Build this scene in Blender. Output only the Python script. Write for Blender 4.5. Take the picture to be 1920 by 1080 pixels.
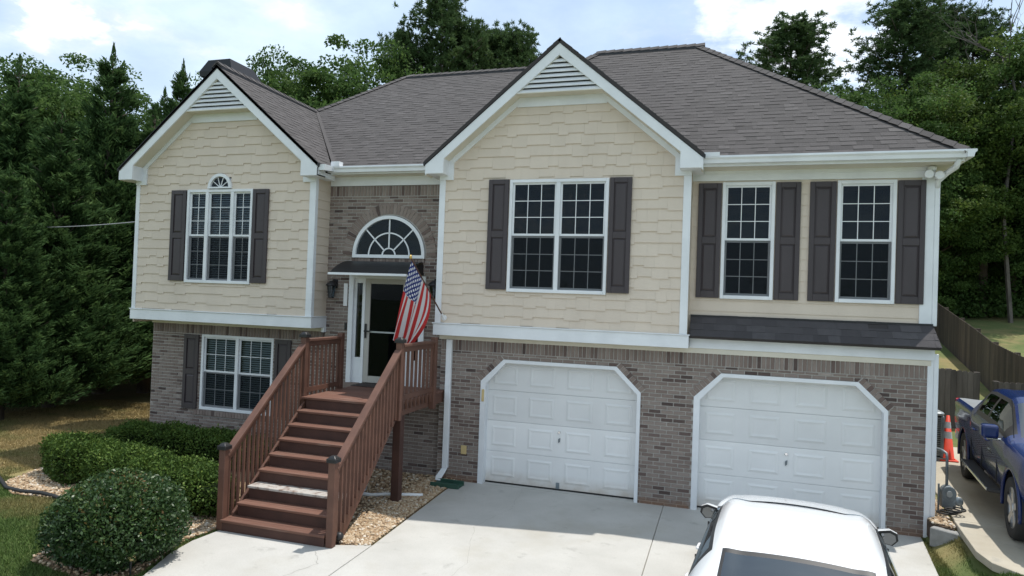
import bpy, math, random
import numpy as np
from mathutils import Vector, Matrix

# ------------------------------------------------------------------ camera, sky, sun, exposure
scene = bpy.context.scene
for o in list(bpy.data.objects):
    bpy.data.objects.remove(o)
COL = scene.collection
R = math.radians
random.seed(7)
CAM = np.array([4.5539, -11.8374, 3.3906])
YAW, PITCH, ROLL, FPX = .3033, .0159, .0358, 1280.0
_F = np.array([-math.sin(YAW)*math.cos(PITCH), math.cos(YAW)*math.cos(PITCH), math.sin(PITCH)])
_r = np.array([math.cos(YAW), math.sin(YAW), 0]); _u = np.cross(_r, _F)
_R = _r*math.cos(ROLL)+_u*math.sin(ROLL); _U = -_r*math.sin(ROLL)+_u*math.cos(ROLL)
cam = bpy.data.cameras.new('camera'); cam_o = bpy.data.objects.new('camera', cam); COL.objects.link(cam_o)
cam.sensor_width = 36; cam.lens = FPX/1920*36; cam.clip_end = 2000; cam.clip_start = .05
cam_o.matrix_world = Matrix(((_R[0], _U[0], -_F[0], CAM[0]), (_R[1], _U[1], -_F[1], CAM[1]), (_R[2], _U[2], -_F[2], CAM[2]), (0, 0, 0, 1)))
scene.camera = cam_o

def at(px, py, d=None, **k):
    """photo pixel (1920 wide) -> point on a plane x=, y= or z= of the place, or at a depth"""
    q = _F+_R*(px-960)/FPX-_U*(py-540)/FPX
    if d is None:
        (a, val), = k.items(); i = 'xyz'.index(a); d = (val-CAM[i])/q[i]
    return Vector(CAM+q*d)

SUN = Vector((.236, .235, 1)).normalized()          # towards the sun: behind the house, to the right
w = bpy.data.worlds.new('World'); scene.world = w; w.use_nodes = True
nt = w.node_tree; N = nt.nodes; Lk = nt.links; N.clear()
wo = N.new('ShaderNodeOutputWorld'); bg = N.new('ShaderNodeBackground'); sky = N.new('ShaderNodeTexSky')
sky.sky_type = 'NISHITA'; sky.sun_disc = False; sky.sun_elevation = math.asin(SUN.z)
sky.sun_rotation = math.atan2(SUN.x, SUN.y); sky.altitude = 300; sky.air_density = 1.0; sky.dust_density = 1.2; sky.ozone_density = 1.0
SKY = .14
bg.inputs['Strength'].default_value = SKY
# clouds: noise over the whole dome, in the direction of view of each ray from the ground
tc = N.new('ShaderNodeTexCoord'); sx = N.new('ShaderNodeSeparateXYZ'); Lk.new(tc.outputs['Generated'], sx.inputs[0])
def wmath(op, a, b=None, c=None):
    m = N.new('ShaderNodeMath'); m.operation = op
    for i, v in enumerate((a, b, c)):
        if v is None: continue
        if isinstance(v, (int, float)): m.inputs[i].default_value = v
        else: Lk.new(v, m.inputs[i])
    return m.outputs[0]
zz = wmath('ADD', wmath('MAXIMUM', sx.outputs[2], 0.0), .22)
cx_ = wmath('DIVIDE', sx.outputs[0], zz); cy_ = wmath('DIVIDE', sx.outputs[1], zz)
cv = N.new('ShaderNodeCombineXYZ'); Lk.new(cx_, cv.inputs[0]); Lk.new(cy_, cv.inputs[1])
def wnoise(scale, detail, rough, off):
    mp = N.new('ShaderNodeMapping'); mp.inputs['Location'].default_value = off; Lk.new(cv.outputs[0], mp.inputs[0])
    n = N.new('ShaderNodeTexNoise'); n.inputs['Scale'].default_value = scale; n.inputs['Detail'].default_value = detail
    n.inputs['Roughness'].default_value = rough; Lk.new(mp.outputs[0], n.inputs['Vector']); return n.outputs['Fac']
def wramp(f, a, b, lo=0., hi=1.):
    m = N.new('ShaderNodeMapRange'); m.interpolation_type = 'SMOOTHSTEP'; Lk.new(f, m.inputs[0])
    m.inputs[1].default_value = a; m.inputs[2].default_value = b; m.inputs[3].default_value = lo; m.inputs[4].default_value = hi; return m.outputs[0]
veil = wramp(wnoise(.8, 7, .55, (1.3, .4, 0)), .34, .66, .34, .90)
puff = wramp(wnoise(1.7, 9, .58, (4.1, 2.2, 0)), .52, .64, 0, .9)
fac = wmath('MAXIMUM', veil, puff)
shade = wramp(wnoise(3.1, 6, .6, (7., 1., 0)), .3, .7, .82, 1.0)
cc = N.new('ShaderNodeMix'); cc.data_type = 'RGBA'; Lk.new(puff, cc.inputs[0])
cc.inputs[6].default_value = (5.6, 6.7, 7.6, 1); cc.inputs[7].default_value = (7.6, 7.9, 8.2, 1)
cs = N.new('ShaderNodeMix'); cs.data_type = 'RGBA'; cs.blend_type = 'MULTIPLY'; cs.inputs[0].default_value = 1
sh3 = N.new('ShaderNodeCombineXYZ'); [Lk.new(shade, sh3.inputs[i]) for i in range(3)]
Lk.new(cc.outputs[2], cs.inputs[6]); Lk.new(sh3.outputs[0], cs.inputs[7])
mx = N.new('ShaderNodeMix'); mx.data_type = 'RGBA'; Lk.new(fac, mx.inputs[0]); Lk.new(sky.outputs[0], mx.inputs[6]); Lk.new(cs.outputs[2], mx.inputs[7])
Lk.new(mx.outputs[2], bg.inputs[0]); Lk.new(bg.outputs[0], wo.inputs[0])
sl = bpy.data.lights.new('sun', 'SUN'); sl.energy = 3.5; sl.angle = R(.55); sl.color = (1, .955, .89)
so = bpy.data.objects.new('sun', sl); COL.objects.link(so); so.rotation_euler = (-SUN).to_track_quat('-Z', 'Y').to_euler()
vs = scene.view_settings; vs.view_transform = 'Standard'; vs.look = 'None'; vs.gamma = 1; vs.use_curve_mapping = False; vs.exposure = 0.36

# ------------------------------------------------------------------ materials
MATS = {}
def mat(name, col, rough=.6, col2=None, scale=3., bump=0., bscale=60., tone=None, spec=.5, metal=0., coat=0., trans=0., detail=5, stretch=None, hue2=None, f2=(.35, .65)):
    """procedural material: col..col2 by noise over world position; tone=(dark, light) multiplies by the piece's own tone"""
    m = bpy.data.materials.new(name); m.use_nodes = True; t = m.node_tree; n = t.nodes; l = t.links
    b = n['Principled BSDF']; b.inputs['Roughness'].default_value = rough; b.inputs['Metallic'].default_value = metal
    b.inputs['Specular IOR Level'].default_value = spec; b.inputs['Coat Weight'].default_value = coat; b.inputs['Coat Roughness'].default_value = .04
    g = n.new('ShaderNodeNewGeometry'); vec = g.outputs['Position']
    if stretch:
        mp = n.new('ShaderNodeMapping'); mp.inputs['Scale'].default_value = stretch; l.new(vec, mp.inputs[0]); vec = mp.outputs[0]
    def noise(s, d, r=.6):
        q = n.new('ShaderNodeTexNoise'); q.inputs['Scale'].default_value = s; q.inputs['Detail'].default_value = d; q.inputs['Roughness'].default_value = r
        l.new(vec, q.inputs['Vector']); return q.outputs['Fac']
    def rng(f, a, bb, lo, hi):
        q = n.new('ShaderNodeMapRange'); l.new(f, q.inputs[0])
        for i, v in enumerate((a, bb, lo, hi)): q.inputs[i+1].default_value = v
        return q.outputs[0]
    def mix(f, a, c, blend='MIX'):
        q = n.new('ShaderNodeMix'); q.data_type = 'RGBA'; q.blend_type = blend
        for i, v in ((0, f), (6, a), (7, c)):
            if isinstance(v, (int, float)): q.inputs[i].default_value = v
            elif isinstance(v, tuple): q.inputs[i].default_value = (*v[:3], 1)
            else: l.new(v, q.inputs[i])
        return q.outputs[2]
    c = None
    if col2:
        nf = noise(scale, detail)
        if name in ('lawn', 'grass'):        # mown grass is drier up by the trees and the house, greener by the walk and the meter
            sp_ = n.new('ShaderNodeSeparateXYZ'); l.new(vec, sp_.inputs[0])
            ad_ = n.new('ShaderNodeMath'); ad_.operation = 'ADD'; l.new(nf, ad_.inputs[0]); l.new(rng(sp_.outputs[1], -5.5, -1.5, -.16, .10), ad_.inputs[1]); a2_ = n.new('ShaderNodeMath'); a2_.operation = 'ADD'; l.new(ad_.outputs[0], a2_.inputs[0]); l.new(rng(sp_.outputs[0], 3, 7, 0, -.20), a2_.inputs[1]); nf = a2_.outputs[0]
        c = mix(rng(nf, f2[0], f2[1], 0, 1), col, col2)
    if tone:
        a = n.new('ShaderNodeAttribute'); a.attribute_name = 'tone'
        if isinstance(tone, list):                      # ramp of colours over tone
            rp = n.new('ShaderNodeValToRGB'); cr = rp.color_ramp; cr.interpolation = 'LINEAR'
            while len(cr.elements) < len(tone): cr.elements.new(.5)
            for e, (p, cl) in zip(cr.elements, tone): e.position = p; e.color = (*cl, 1)
            l.new(a.outputs['Fac'], rp.inputs[0])
            c = rp.outputs[0] if c is None else mix(.35, rp.outputs[0], c)
            c = mix(rng(noise(9, 4), .3, .7, 0, .35), c, tuple(.6*v for v in tone[len(tone)//2][1]))
        else:
            k = rng(a.outputs['Fac'], 0, 1, tone[0], tone[1]); x = n.new('ShaderNodeCombineXYZ'); [l.new(k, x.inputs[i]) for i in range(3)]
            c = mix(1., c if c is not None else col, x.outputs[0], 'MULTIPLY')
    if c is None: b.inputs['Base Color'].default_value = (*col, 1)
    else: l.new(c, b.inputs['Base Color'])
    if bump:
        bp = n.new('ShaderNodeBump'); bp.inputs['Strength'].default_value = bump; bp.inputs['Distance'].default_value = .01
        l.new(noise(bscale, 4), bp.inputs['Height']); l.new(bp.outputs[0], b.inputs['Normal'])
    if trans:
        ad = n.new('ShaderNodeMixShader'); tl = n.new('ShaderNodeBsdfTranslucent'); ad.inputs[0].default_value = trans
        if c is None: tl.inputs[0].default_value = (*col, 1)
        else: l.new(c, tl.inputs[0])
        l.new(b.outputs[0], ad.inputs[1]); l.new(tl.outputs[0], ad.inputs[2]); l.new(ad.outputs[0], n['Material Output'].inputs[0])
    MATS[name] = m; return m
def glass(name, tint, refl=1.0, rough=.01, ior=1.5, wavy=False):
    m = bpy.data.materials.new(name); m.use_nodes = True; t = m.node_tree; n = t.nodes; l = t.links
    n.remove(n['Principled BSDF'])
    tr = n.new('ShaderNodeBsdfTransparent'); tr.inputs[0].default_value = (*tint, 1)
    gl = n.new('ShaderNodeBsdfGlossy'); gl.inputs['Roughness'].default_value = rough; gl.inputs[0].default_value = (refl*.82, refl*.92, refl, 1)
    if wavy:
        q = n.new('ShaderNodeTexNoise'); q.inputs['Scale'].default_value = 2.2; g = n.new('ShaderNodeNewGeometry'); l.new(g.outputs['Position'], q.inputs['Vector']); bp = n.new('ShaderNodeBump'); bp.inputs['Strength'].default_value = .35; bp.inputs['Distance'].default_value = .05; l.new(q.outputs['Fac'], bp.inputs['Height']); l.new(bp.outputs[0], gl.inputs['Normal'])
    fr = n.new('ShaderNodeFresnel'); fr.inputs[0].default_value = ior
    mxs = n.new('ShaderNodeMixShader'); l.new(fr.outputs[0], mxs.inputs[0]); l.new(tr.outputs[0], mxs.inputs[1]); l.new(gl.outputs[0], mxs.inputs[2])
    l.new(mxs.outputs[0], n['Material Output'].inputs[0]); MATS[name] = m; return m

WHITE = (.76, .78, .80)
mat('white_trim', WHITE, .45, (.68, .70, .72), 2.2, .08, 40)
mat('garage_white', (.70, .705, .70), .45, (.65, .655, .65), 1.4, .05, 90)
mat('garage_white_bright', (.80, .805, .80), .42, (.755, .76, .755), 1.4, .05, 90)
mat('soffit', (.66, .62, .52), .6, (.60, .56, .47), 2)
mat('cream', (.66, .567, .468), .65, (.60, .513, .422), 1.6, .35, 75, tone=(.95, 1.03), stretch=(1, 1, .35))
mat('mortar', (.46, .435, .40), .9, (.38, .355, .325), 9, .5, 120)
BR = [(0., (.058, .038, .034)), (.16, (.112, .075, .066)), (.38, (.205, .155, .132)), (.62, (.255, .205, .178)), (.85, (.30, .25, .22)), (1., (.35, .30, .268))]
mat('brick', (.2, .15, .13), .88, None, 3, .6, 110, tone=BR)
mat('clay_stain', (.36, .17, .07), .95, (.25, .12, .06), 6)
SH = [(0., (.040, .036, .036)), (.35, (.066, .060, .059)), (.7, (.090, .082, .081)), (1., (.118, .109, .107))]
mat('shingle', (.13, .12, .12), .95, None, 3, .7, 220, tone=SH)
mat('shingle_dark', (.05, .045, .05), .95, None, 3, .7, 220, tone=[(0., (.040, .037, .040)), (.5, (.066, .061, .065)), (1., (.10, .094, .098))])
mat('roof_deck', (.045, .04, .04), .95)
mat('black_metal', (.012, .012, .014), .5)
mat('chimney_metal', (.012, .014, .020), .6, (.009, .010, .014), 2)
mat('shutter', (.052, .041, .045), .5, (.042, .033, .036), 3, .12, 60, stretch=(1, 1, .2))
mat('wood_brown', (.138, .064, .042), .62, (.098, .044, .029), 3.5, .3, 50, tone=(.8, 1.15), stretch=(1, 1, 1))
mat('wood_dark', (.072, .031, .022), .7, (.052, .022, .016), 3.5, .3, 50, tone=(.85, 1.1))
mat('wood_bare', (.42, .39, .355), .7, (.16, .09, .062), 9, .3, 50, f2=(.50, .66))
mat('wood_tread', (.150, .068, .045), .65, (.235, .165, .13), 6, .35, 60, tone=(.75, 1.15), stretch=(.35, 5, 3), f2=(.54, .78))
mat('concrete', (.49, .48, .45), .92, (.40, .39, .362), 1.1, .4, 90, f2=(.3, .72), detail=9)
mat('concrete_side', (.45, .41, .33), .92, (.35, .31, .24), 1.3, .4, 90, f2=(.3, .72), detail=9)
mat('block', (.30, .30, .29), .95, (.22, .22, .21), 6, .6, 60)
mat('soil', (.10, .065, .042), .97, (.06, .042, .028), 5, .8, 30)
mat('lawn', (.095, .125, .034), .97, (.27, .205, .09), .45, .7, 60, f2=(.38, .62), detail=8)
mat('grass', (.09, .15, .032), .8, (.30, .23, .10), .45, 0, 0, tone=(.65, 1.25), trans=.25, f2=(.38, .62), detail=8)
GV = [(0., (.14, .09, .05)), (.3, (.33, .21, .115)), (.55, (.44, .32, .20)), (.8, (.55, .45, .32)), (1., (.68, .62, .53))]
mat('gravel', (.4, .3, .2), .85, None, 3, 0, 0, tone=GV)
mat('gravel_bed', (.28, .19, .11), .95, (.16, .10, .06), 24, .8, 60)
mat('edging', (.018, .017, .016), .6)
mat('interior', (.008, .009, .011), .9)  # near-black: the dimness of unlit rooms and cabins put into the colour
mat('blind', (.50, .52, .51), .6)
glass('window_glass', (.62, .70, .76), .55, wavy=True)
glass('storm_glass', (.5, .52, .54), .22)
glass('car_glass', (.10, .12, .13), 1.0, ior=2.3)
def screen():
    m = bpy.data.materials.new('insect_screen'); m.use_nodes = True; t = m.node_tree; n = t.nodes; l = t.links
    b = n['Principled BSDF']; b.inputs['Base Color'].default_value = (.016, .019, .023, 1); b.inputs['Roughness'].default_value = .9; b.inputs['Specular IOR Level'].default_value = 0
    tr = n.new('ShaderNodeBsdfTransparent'); x = n.new('ShaderNodeMixShader'); x.inputs[0].default_value = .52
    l.new(tr.outputs[0], x.inputs[1]); l.new(b.outputs[0], x.inputs[2]); l.new(x.outputs[0], n['Material Output'].inputs[0]); MATS['insect_screen'] = m
screen()
mat('fence_wood', (.115, .098, .083), .9, (.068, .056, .047), 6, .6, 60, tone=(.6, 1.25), stretch=(1, 1, .12))
mat('fence_dark', (.098, .073, .055), .9, (.058, .043, .033), 6, .6, 60, tone=(.6, 1.25), stretch=(1, 1, .12))
mat('bark', (.10, .075, .055), .95, (.05, .038, .03), 7, 1., 30, stretch=(1, 1, .25))
mat('bark_grey', (.16, .14, .125), .95, (.09, .08, .07), 7, 1., 30, stretch=(1, 1, .25))
def leafmat(name, cols, rough=.65, trans=.3, spec=.15): mat(name, cols[1][1], rough, None, 3, 0, 0, tone=cols, trans=trans, spec=spec)
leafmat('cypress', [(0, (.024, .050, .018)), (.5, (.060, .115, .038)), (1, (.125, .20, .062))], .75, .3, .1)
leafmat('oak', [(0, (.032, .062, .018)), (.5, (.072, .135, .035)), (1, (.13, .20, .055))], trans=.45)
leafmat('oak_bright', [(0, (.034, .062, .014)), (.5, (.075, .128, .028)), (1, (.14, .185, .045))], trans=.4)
leafmat('pine', [(0, (.034, .060, .024)), (.5, (.066, .115, .042)), (1, (.115, .175, .062))], .7, .35, .1)
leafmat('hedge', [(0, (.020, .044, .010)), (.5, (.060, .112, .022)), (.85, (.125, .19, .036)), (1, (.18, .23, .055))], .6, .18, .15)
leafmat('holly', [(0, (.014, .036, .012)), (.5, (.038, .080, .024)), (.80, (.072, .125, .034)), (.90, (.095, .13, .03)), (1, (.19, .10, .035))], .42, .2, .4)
mat('hedge_core', (.010, .016, .007), .95, spec=0.)  # shade inside the foliage put into the colour
mat('flag_pole', (.08, .035, .022), .5)
mat('gold', (.55, .38, .12), .35, metal=.9)
mat('plastic_white', (.75, .76, .77), .4)
mat('green_plastic', (.022, .065, .045), .5, (.03, .085, .06), 8)
mat('grey_metal', (.22, .26, .285), .45, (.14, .16, .175), 6, metal=.3)
mat('galv', (.42, .45, .46), .4, (.34, .36, .37), 8, metal=.5)
mat('orange_plastic', (.75, .055, .018), .5, (.66, .045, .016), 6)
mat('reflective', (.62, .64, .66), .3)
mat('car_white', (.80, .81, .82), .22, coat=1.)
mat('car_blue', (.007, .020, .095), .26, coat=.35, spec=.4)
mat('rubber', (.016, .016, .017), .8, (.024, .023, .022), 12)
mat('black_plastic', (.014, .014, .015), .45)
mat('chrome', (.62, .63, .64), .18, metal=1.)
mat('alloy', (.52, .52, .52), .32, metal=.85)
mat('mirror_glass', (.16, .17, .18), .03, metal=1.)
mat('red_lens', (.35, .01, .01), .2)
mat('clear_lens', (.6, .62, .64), .1, coat=1.)
mat('tonneau', (.20, .215, .225), .6, (.17, .18, .19), 5)
mat('doormat', (.035, .028, .025), .95, (.06, .045, .04), 20, .8, 200)
mat('cable', (.012, .012, .012), .6)
mat('wire', (.35, .36, .37), .5)
mat('brass_tan', (.55, .42, .20), .5)

def concrete_wear(name):
    m = MATS[name]; t = m.node_tree; n = t.nodes; l = t.links; b = n['Principled BSDF']; src = b.inputs['Base Color'].links[0].from_socket
    g = n.new('ShaderNodeNewGeometry')
    def layer(src, scale, lo, hi, col, amt, detail=6, off=(0, 0, 0)):
        mp = n.new('ShaderNodeMapping'); mp.inputs['Location'].default_value = off; l.new(g.outputs['Position'], mp.inputs[0])
        q = n.new('ShaderNodeTexNoise'); q.inputs['Scale'].default_value = scale; q.inputs['Detail'].default_value = detail; q.inputs['Roughness'].default_value = .65; l.new(mp.outputs[0], q.inputs['Vector'])
        r_ = n.new('ShaderNodeMapRange'); l.new(q.outputs['Fac'], r_.inputs[0]); r_.inputs[1].default_value = lo; r_.inputs[2].default_value = hi; r_.inputs[4].default_value = amt
        x = n.new('ShaderNodeMix'); x.data_type = 'RGBA'; l.new(r_.outputs[0], x.inputs[0]); l.new(src, x.inputs[6]); x.inputs[7].default_value = (*col, 1); return x.outputs[2]
    s_ = layer(src, 55, .52, .75, (.30, .29, .26), .5, 3)
    s_ = layer(s_, .55, .52, .72, (.34, .31, .25), .55, 8, (3, 1, 0))
    s_ = layer(s_, 2.6, .60, .70, (.24, .23, .21), .45, 7, (9, 4, 0))
    l.new(s_, b.inputs['Base Color'])
concrete_wear('concrete'); concrete_wear('concrete_side')
def grime(name, col, z0, z1, amt):
    m = MATS[name]; t = m.node_tree; n = t.nodes; l = t.links; b = n['Principled BSDF']; src = b.inputs['Base Color'].links[0].from_socket
    g = n.new('ShaderNodeNewGeometry'); s_ = n.new('ShaderNodeSeparateXYZ'); l.new(g.outputs['Position'], s_.inputs[0])
    q = n.new('ShaderNodeTexNoise'); q.inputs['Scale'].default_value = 7; q.inputs['Detail'].default_value = 7; l.new(g.outputs['Position'], q.inputs['Vector'])
    r_ = n.new('ShaderNodeMapRange'); l.new(s_.outputs[2], r_.inputs[0]); r_.inputs[1].default_value = z0; r_.inputs[2].default_value = z1; r_.inputs[3].default_value = 1; r_.inputs[4].default_value = 0
    k = n.new('ShaderNodeMath'); k.operation = 'MULTIPLY'; l.new(r_.outputs[0], k.inputs[0]); l.new(q.outputs['Fac'], k.inputs[1]); k2 = n.new('ShaderNodeMath'); k2.operation = 'MULTIPLY'; l.new(k.outputs[0], k2.inputs[0]); k2.inputs[1].default_value = amt
    x = n.new('ShaderNodeMix'); x.data_type = 'RGBA'; l.new(k2.outputs[0], x.inputs[0]); l.new(src, x.inputs[6]); x.inputs[7].default_value = (*col, 1); l.new(x.outputs[2], b.inputs['Base Color'])
grime('garage_white_bright', (.42, .33, .23), .0, .28, 1.1)
mat('storm_frame', (.40, .385, .35), .5)
mat('crack', (.24, .23, .205), .95)

# ------------------------------------------------------------------ mesh helpers
class MB:
    """collects shapes (world or thing coordinates); every shape has one tone"""
    def __init__(s): s.v = []; s.f = []; s.t = []
    def add(s, v, f, tone=.5):
        b = len(s.v); s.v += [tuple(p) for p in v]; s.f += [tuple(b+i for i in q) for q in f]; s.t += [tone]*len(v); return s
    def build(s, name, m, parent=None, smooth=False, bevel=0.):
        me = bpy.data.meshes.new(name); me.from_pydata(s.v, [], s.f); 
        at_ = me.attributes.new('tone', 'FLOAT', 'POINT'); at_.data.foreach_set('value', s.t)
        me.materials.append(MATS[m])
        if smooth: me.polygons.foreach_set('use_smooth', [True]*len(me.polygons))
        me.update()
        o = bpy.data.objects.new(name, me); COL.objects.link(o)
        if parent is not None: o.parent = parent
        if bevel:
            q = o.modifiers.new('bevel', 'BEVEL'); q.width = bevel; q.segments = 1; q.limit_method = 'ANGLE'
        return o
BOXF = [(0, 3, 2, 1), (4, 5, 6, 7), (0, 1, 5, 4), (1, 2, 6, 5), (2, 3, 7, 6), (3, 0, 4, 7)]
def _box(s, a, b, tone=.5):
    x0, x1 = sorted((a[0], b[0])); y0, y1 = sorted((a[1], b[1])); z0, z1 = sorted((a[2], b[2]))
    return s.add([(x0, y0, z0), (x1, y0, z0), (x1, y1, z0), (x0, y1, z0), (x0, y0, z1), (x1, y0, z1), (x1, y1, z1), (x0, y1, z1)], BOXF, tone)
MB.box = _box
def _hexa(s, lo, hi, tone=.5):           # two quads (4 points each) joined
    return s.add(list(lo)+list(hi), BOXF, tone)
MB.hexa = _hexa
def _prism(s, poly, ax, a, b, tone=.5):  # polygon of 2-D points extruded along axis 'x','y','z' from a to b
    n = len(poly)
    def P(p, c): return {'x': (c, p[0], p[1]), 'y': (p[0], c, p[1]), 'z': (p[0], p[1], c)}[ax]
    v = [P(p, a) for p in poly]+[P(p, b) for p in poly]
    f = [tuple(range(n))[::-1], tuple(range(n, 2*n))]+[(i, (i+1) % n, n+(i+1) % n, n+i) for i in range(n)]
    return s.add(v, f, tone)
MB.prism = _prism
def _beam(s, p, q, wx, wz, tone=.5, up=(0, 0, 1)):
    p = Vector(p); q = Vector(q); d = (q-p).normalized(); u = Vector(up)
    if abs(d.dot(u)) > .99: u = Vector((0, 1, 0))
    sd = d.cross(u).normalized()*wx/2; u2 = sd.cross(d).normalized()*wz/2
    return s.hexa([p-sd-u2, p+sd-u2, p+sd+u2, p-sd+u2], [q-sd-u2, q+sd-u2, q+sd+u2, q-sd+u2], tone)
MB.beam = _beam
def _tube(s, pts, rad, n=8, tone=.5, cap=True):
    pts = [Vector(p) for p in pts]; rads = rad if isinstance(rad, (list, tuple)) else [rad]*len(pts); v = []; ref = Vector((0, 0, 1))
    for i, p in enumerate(pts):
        d = (pts[min(i+1, len(pts)-1)]-pts[max(i-1, 0)]).normalized()
        if abs(d.dot(ref)) > .95: ref = Vector((1, 0, 0)) if abs(d.x) < .9 else Vector((0, 1, 0))
        a = d.cross(ref).normalized(); b = d.cross(a)
        v += [p+(a*math.cos(2*math.pi*k/n)+b*math.sin(2*math.pi*k/n))*rads[i] for k in range(n)]
    f = [(i*n+k, i*n+(k+1) % n, (i+1)*n+(k+1) % n, (i+1)*n+k) for i in range(len(pts)-1) for k in range(n)]
    if cap: f += [tuple(range(n))[::-1], tuple((len(pts)-1)*n+k for k in range(n))]
    return s.add(v, f, tone)
MB.tube = _tube
def _lathe(s, prof, c=(0, 0, 0), n=16, ax='z', tone=.5, cap=True):
    v = []
    for (r_, h) in prof:
        for k in range(n):
            a = 2*math.pi*k/n; p, q = r_*math.cos(a), r_*math.sin(a)
            x = {'z': (p, q, h), 'x': (h, p, q), 'y': (q, h, p)}[ax]; v.append((c[0]+x[0], c[1]+x[1], c[2]+x[2]))
    f = [(i*n+k, i*n+(k+1) % n, (i+1)*n+(k+1) % n, (i+1)*n+k) for i in range(len(prof)-1) for k in range(n)]
    if cap: f += [tuple(range(n))[::-1], tuple((len(prof)-1)*n+k for k in range(n))]
    return s.add(v, f, tone)
MB.lathe = _lathe
def npmesh(name, V, Fc, m, parent=None, tone=None, smooth=False):
    V = np.asarray(V, np.float32); Fc = np.asarray(Fc, np.int32); k = Fc.shape[1]
    me = bpy.data.meshes.new(name); me.vertices.add(len(V)); me.vertices.foreach_set('co', V.ravel())
    me.loops.add(Fc.size); me.loops.foreach_set('vertex_index', Fc.ravel())
    me.polygons.add(len(Fc)); me.polygons.foreach_set('loop_start', np.arange(0, Fc.size, k, dtype=np.int32))
    if smooth: me.polygons.foreach_set('use_smooth', np.ones(len(Fc), bool))
    at_ = me.attributes.new('tone', 'FLOAT', 'POINT'); at_.data.foreach_set('value', (np.full(len(V), .5) if tone is None else np.asarray(tone)).astype(np.float32))
    me.materials.append(MATS[m]); me.update(calc_edges=True); me.validate()
    o = bpy.data.objects.new(name, me); COL.objects.link(o)
    if parent is not None: o.parent = parent
    return o
def tag(o, label=None, cat=None, group=None, kind=None):
    if label: o['label'] = label
    if cat: o['category'] = cat
    if group: o['group'] = group
    if kind: o['kind'] = kind
    return o
def thing(name, label, cat, loc=(0, 0, 0), rz=0., group=None):
    o = bpy.data.objects.new(name, None); COL.objects.link(o); o.location = loc; o.rotation_euler = (0, 0, rz); o.empty_display_size = .2
    return tag(o, label, cat, group)
def copy_tree(o, parent=None):
    c = o.copy(); COL.objects.link(c); c.parent = parent
    for ch in [x for x in bpy.data.objects if x.parent == o]: copy_tree(ch, c)
    return c
def smooth01(a, b, x):
    t = min(1, max(0, (x-a)/(b-a))); return t*t*(3-2*t)

# ------------------------------------------------------------------ ground, drive, beds
def H(x, y):
    back = .135*max(0., y-6.)*smooth01(3, 9, x)
    side = .36*smooth01(7.52, 7.95, x)
    mound = .06*math.sin(x*.31+1.)*math.sin(y*.23)*smooth01(-8, -14, x)
    return -.03+back+side+mound+.02*max(0., -x-16)
def grid_axis(lo, hi, fine_lo, fine_hi, step, far):
    a = list(np.arange(fine_lo, fine_hi, step)); b = []; d = step
    x = fine_lo
    while x > lo: d = min(far, d*1.35); x -= d; b.append(x)
    x = fine_hi; d = step; c = [fine_hi]
    while x < hi: d = min(far, d*1.35); x += d; c.append(x)
    return sorted(b)+a+c
gx = grid_axis(-420, 420, -14, 16, .25, 40); gy = grid_axis(-300, 520, -9, 20, .3, 40)
V = [(x, y, H(min(max(x, -40), 40), min(max(y, -20), 45))) for y in gy for x in gx]; nx = len(gx)
Fq = [(j*nx+i, j*nx+i+1, (j+1)*nx+i+1, (j+1)*nx+i) for j in range(len(gy)-1) for i in range(nx-1)]
ground = tag(npmesh('ground', V, Fq, 'lawn', smooth=True), kind='structure')

drive = tag(thing('driveway', None, None), kind='structure')
def slab(poly, z=0., th=.09, m='concrete', parent=drive): return MB().prism(poly, 'z', z-th, z).build('slab', m, parent, bevel=.006)
slab([(-.04, -.02), (-.03, -.7), (.105, -3.5), (.16, -6.4), (3.655, -6.4), (3.655, .02)])
slab([(3.663, .02), (3.663, -6.4), (7.02, -6.4), (7.3, -1.65), (7.5, .02)])
slab([(.173, -6.412), (.2, -16), (3.66, -16), (3.66, -6.412)]); slab([(3.67, -6.412), (3.67, -16), (6.7, -16), (7.02, -6.412)])
slab([(.09, -3.505), (-.40, -3.72), (-2.12, -3.72), (-2.17, -4.3), (-2.10, -4.75), (-1.97, -5.1), (-1.86, -5.4), (-1.75, -5.9), (-1.7, -6.4), (.148, -6.4)])
slab([(-1.7, -6.412), (-1.66, -16), (.185, -16), (.15, -6.412)])
slab([(.35, .0), (3.2, .0), (3.2, .6), (.35, .6)], .004); slab([(4.13, .0), (6.98, .0), (6.98, .6), (4.13, .6)], .004)
def crack(pts, w_=.0045):
    mb = MB(); rd = random.Random(len(pts)*7+1); P = []
    for i in range(len(pts)-1):
        a, b = Vector((*pts[i], .0022)), Vector((*pts[i+1], .0022))
        P += [a.lerp(b, k/9)+Vector((rd.gauss(0, .012), rd.gauss(0, .012), 0)) for k in range(9)]
    for a, b in zip(P[:-1], P[1:]):
        d = (b-a).normalized(); s_ = Vector((-d.y, d.x, 0))*w_/2*rd.uniform(.5, 1.3); mb.add([a-s_, a+s_, b+s_, b-s_], [(0, 3, 2, 1)])
    tag(mb.build('crack', 'crack', drive), kind='stuff')
crack([(-.45, -4.0), (-.2, -4.35), (-.35, -4.8), (.05, -5.2)]); crack([(1.2, -.1), (1.35, -1.2), (1.1, -2.3), (1.5, -3.6), (1.4, -5.5)], .003)
side = tag(thing('side_driveway', None, None), kind='structure')
e = [at(px, py, z=.36) for px, py in ((1742, 880), (1746, 909), (1770, 945), (1790, 975), (1812, 1008), (1830, 1033), (1860, 1055), (1919, 1078))]
pl = [(p.x, p.y) for p in e]
zs_ = .36
slab([(e[0].x+.15, 6.2)]+pl[:4]+[(11.4, -.45), (11.4, 6.2)], zs_, .1, 'concrete_side', side)
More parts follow.
